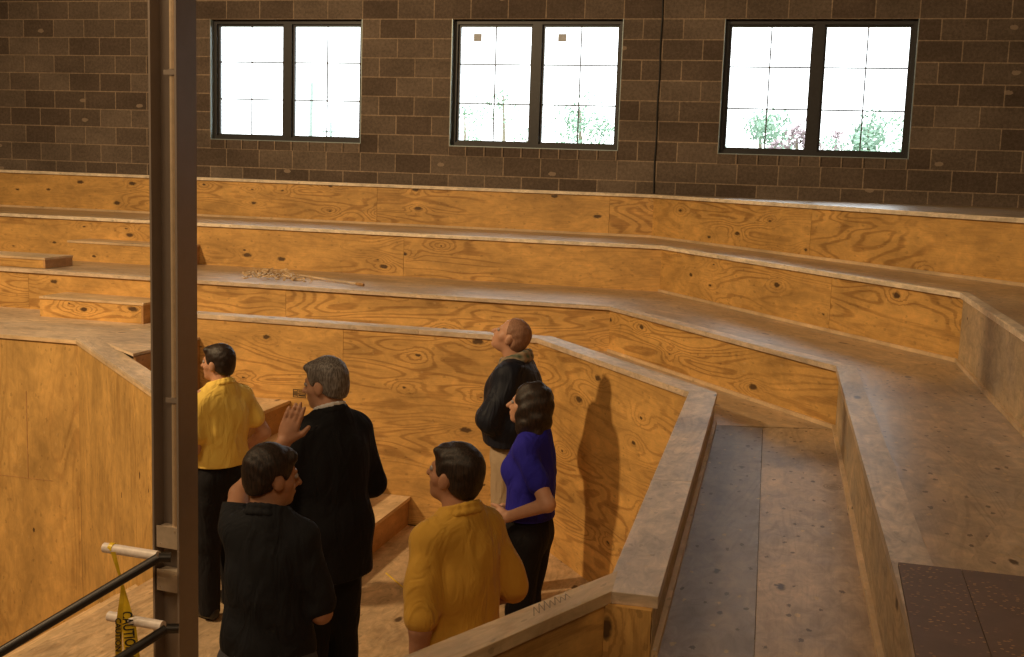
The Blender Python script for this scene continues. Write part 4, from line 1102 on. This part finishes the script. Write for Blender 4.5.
# round stamp on the right aisle floor
g = un(834, 487, z=Z1 + 0.0005)
t = thing('round_stamp', 'faint round ink stamp on the lowest walkway at the right', 'stamp', tuple(g))
mb = MB()
for rr in (0.042, 0.028):
    for k in range(24):
        a0, a1 = k * math.pi / 12, (k + 1) * math.pi / 12
        P = [(g.x + r_ * math.cos(a), g.y + r_ * math.sin(a), Z1 + 0.0008) for r_, a in ((rr, a0), (rr + 0.004, a0), (rr + 0.004, a1), (rr, a1))]
        mb.face(P)
mb.box(g.x - 0.02, g.x + 0.02, g.y - 0.003, g.y + 0.003, Z1 + 0.0004, Z1 + 0.0008)
mb.build('ink', M['pencil'], t).matrix_parent_inverse = Matrix.Translation(-t.location)

# pencil scribble on the near cap
mb = MB(); rs = random.Random(5)
u_ = (un(560, 597, z=ZCAP + 0.002) - un(532, 611, z=ZCAP + 0.002)); o0 = un(534, 616, z=ZCAP + 0.002); vv = un(536, 606, z=ZCAP + 0.002) - un(539, 614, z=ZCAP + 0.002)
prev = None; pts = []
for k in range(15):
    f_ = k / 14; pts.append(o0 + u_ * f_ * 1.3 + vv * (1.1 if k % 2 else 0.0) * rs.uniform(0.5, 1.0))
for p_, q_ in zip(pts, pts[1:]):
    d = (q_ - p_).normalized(); n_ = Vector((-d.y, d.x, 0)) * 0.0012
    mb.face([p_ - n_, q_ - n_, q_ + n_, p_ + n_])
tag(mb.build('pencil_scribble', M['pencil']), 'dark pencil scribble on the cap of the near knee wall', 'scribble')

# ------------------------------------------------------------------ outside
mb = MB(); mb.slab([(-60, WY + 0.3), (45, WY + 0.3), (45, 90), (-60, 90)], -1.3, -1.2); tag(mb.build('ground', M['grass']), kind='structure')
def tree(label, px_, py_, Y, w, h, mat, n=2600, seed=1, group='trees outside the windows'):
    top = un(px_, py_, Y=Y); rs = random.Random(seed)
    gz = -1.2
    t = thing('tree', label, 'tree', (top.x, Y, gz), 0, group)
    inv = Matrix.Translation(-t.location)
    mb = MB(); mb.tube([(top.x, Y, gz), (top.x + 0.1, Y, gz + (top.z - gz) * 0.45), (top.x - 0.05, Y, top.z - 0.4)], [0.22, 0.13, 0.03], 8)
    for k in range(6):
        a = rs.uniform(0, 6.28); z_ = gz + (top.z - gz) * rs.uniform(0.4, 0.7)
        mb.tube([(top.x, Y, z_), (top.x + math.cos(a) * w * 0.3, Y + math.sin(a) * w * 0.3, z_ + h * 0.25)], [0.06, 0.02], 6)
    mb.build('trunk', M['bark'], t, smooth=True).matrix_parent_inverse = inv
    mb = MB(); cl = []
    for k in range(26):
        a = rs.uniform(0, 6.28); q = rs.uniform(0, 1) ** 0.5; zz = rs.uniform(-0.5, 0.5)
        rr = (1 - (2 * abs(zz)) ** 2.2) ** 0.5 if abs(zz) < 0.5 else 0
        cl.append((math.cos(a) * q * w * 0.42 * rr, math.sin(a) * q * w * 0.42 * rr, zz * h * 0.85, rs.uniform(0.12, 0.24) * w * 0.8))
    for k in range(n):
        c = rs.choice(cl); v = Vector((rs.gauss(0, 1), rs.gauss(0, 1), rs.gauss(0, 1))).normalized() * c[3] * rs.uniform(0.5, 1.05)
        p = Vector((top.x + c[0], Y + c[1], top.z - h / 2 + c[2])) + v
        s_ = rs.uniform(0.04, 0.085); e1 = Vector((rs.gauss(0, 1), rs.gauss(0, 1), rs.gauss(0, 1))).normalized(); e2 = e1.orthogonal().normalized()
        mb.face([p - e1 * s_, p - e2 * s_ * 0.6, p + e1 * s_, p + e2 * s_ * 0.6])
    mb.build('foliage', mat, t).matrix_parent_inverse = inv
tree('pale green tree seen in the left half of the right window', 763, 110, 34, 3.2, 3.4, M['leaf'], seed=1, group=None)
tree('low reddish tree between the green trees of the right window', 800, 122, 30, 1.5, 1.8, M['leaf_red'], 900, seed=2, group=None)
tree('round green tree seen in the right half of the right window', 872, 112, 33, 3.2, 3.6, M['leaf'], 3200, seed=3, group=None)
tree('small bushy tree at the right edge of the right window', 912, 132, 36, 1.8, 2.4, M['leaf'], 900, seed=4, group=None)
tree('thin reddish tree at the left of the right window pane pair', 838, 130, 38, 1.4, 2.0, M['leaf_red'], 700, seed=5, group=None)
tree('pale green tree in the right half of the middle window', 582, 98, 40, 3.2, 3.6, M['leaf'], 1500, seed=6, group=None)
tree('sparse pale tree in the left half of the middle window', 505, 86, 46, 4.0, 5.0, M['leaf'], 1100, seed=7, group=None)
tree('faint small tree at the left edge of the middle window', 466, 104, 54, 2.0, 3.0, M['leaf'], 600, seed=8, group=None)
a = un(312, 82, Y=34); b = un(309, 134, Y=34)
t = thing('utility_pole', 'slim grey pole outside the left window', 'pole', (b.x, 34, -1.2))
mb = MB(); mb.tube([(a.x - 0.1, 34, -1.2), (a.x, 34, a.z)], [0.11, 0.05], 8); mb.build('shaft', M['pole'], t, smooth=True).matrix_parent_inverse = Matrix.Translation(-t.location)
c = un(331, 122, Y=34)
mb = MB(); mb.tube([(c.x, 34, -1.2), (c.x, 34, c.z)], [0.09, 0.04], 8); mb.tube([(c.x - 0.3, 34, c.z - 0.3), (c.x + 0.3, 34, c.z - 0.3)], 0.03, 6)
o = mb.build('utility_pole', M['pole'], smooth=True); tag(o, 'low pole with a crossbar outside the left window', 'pole')
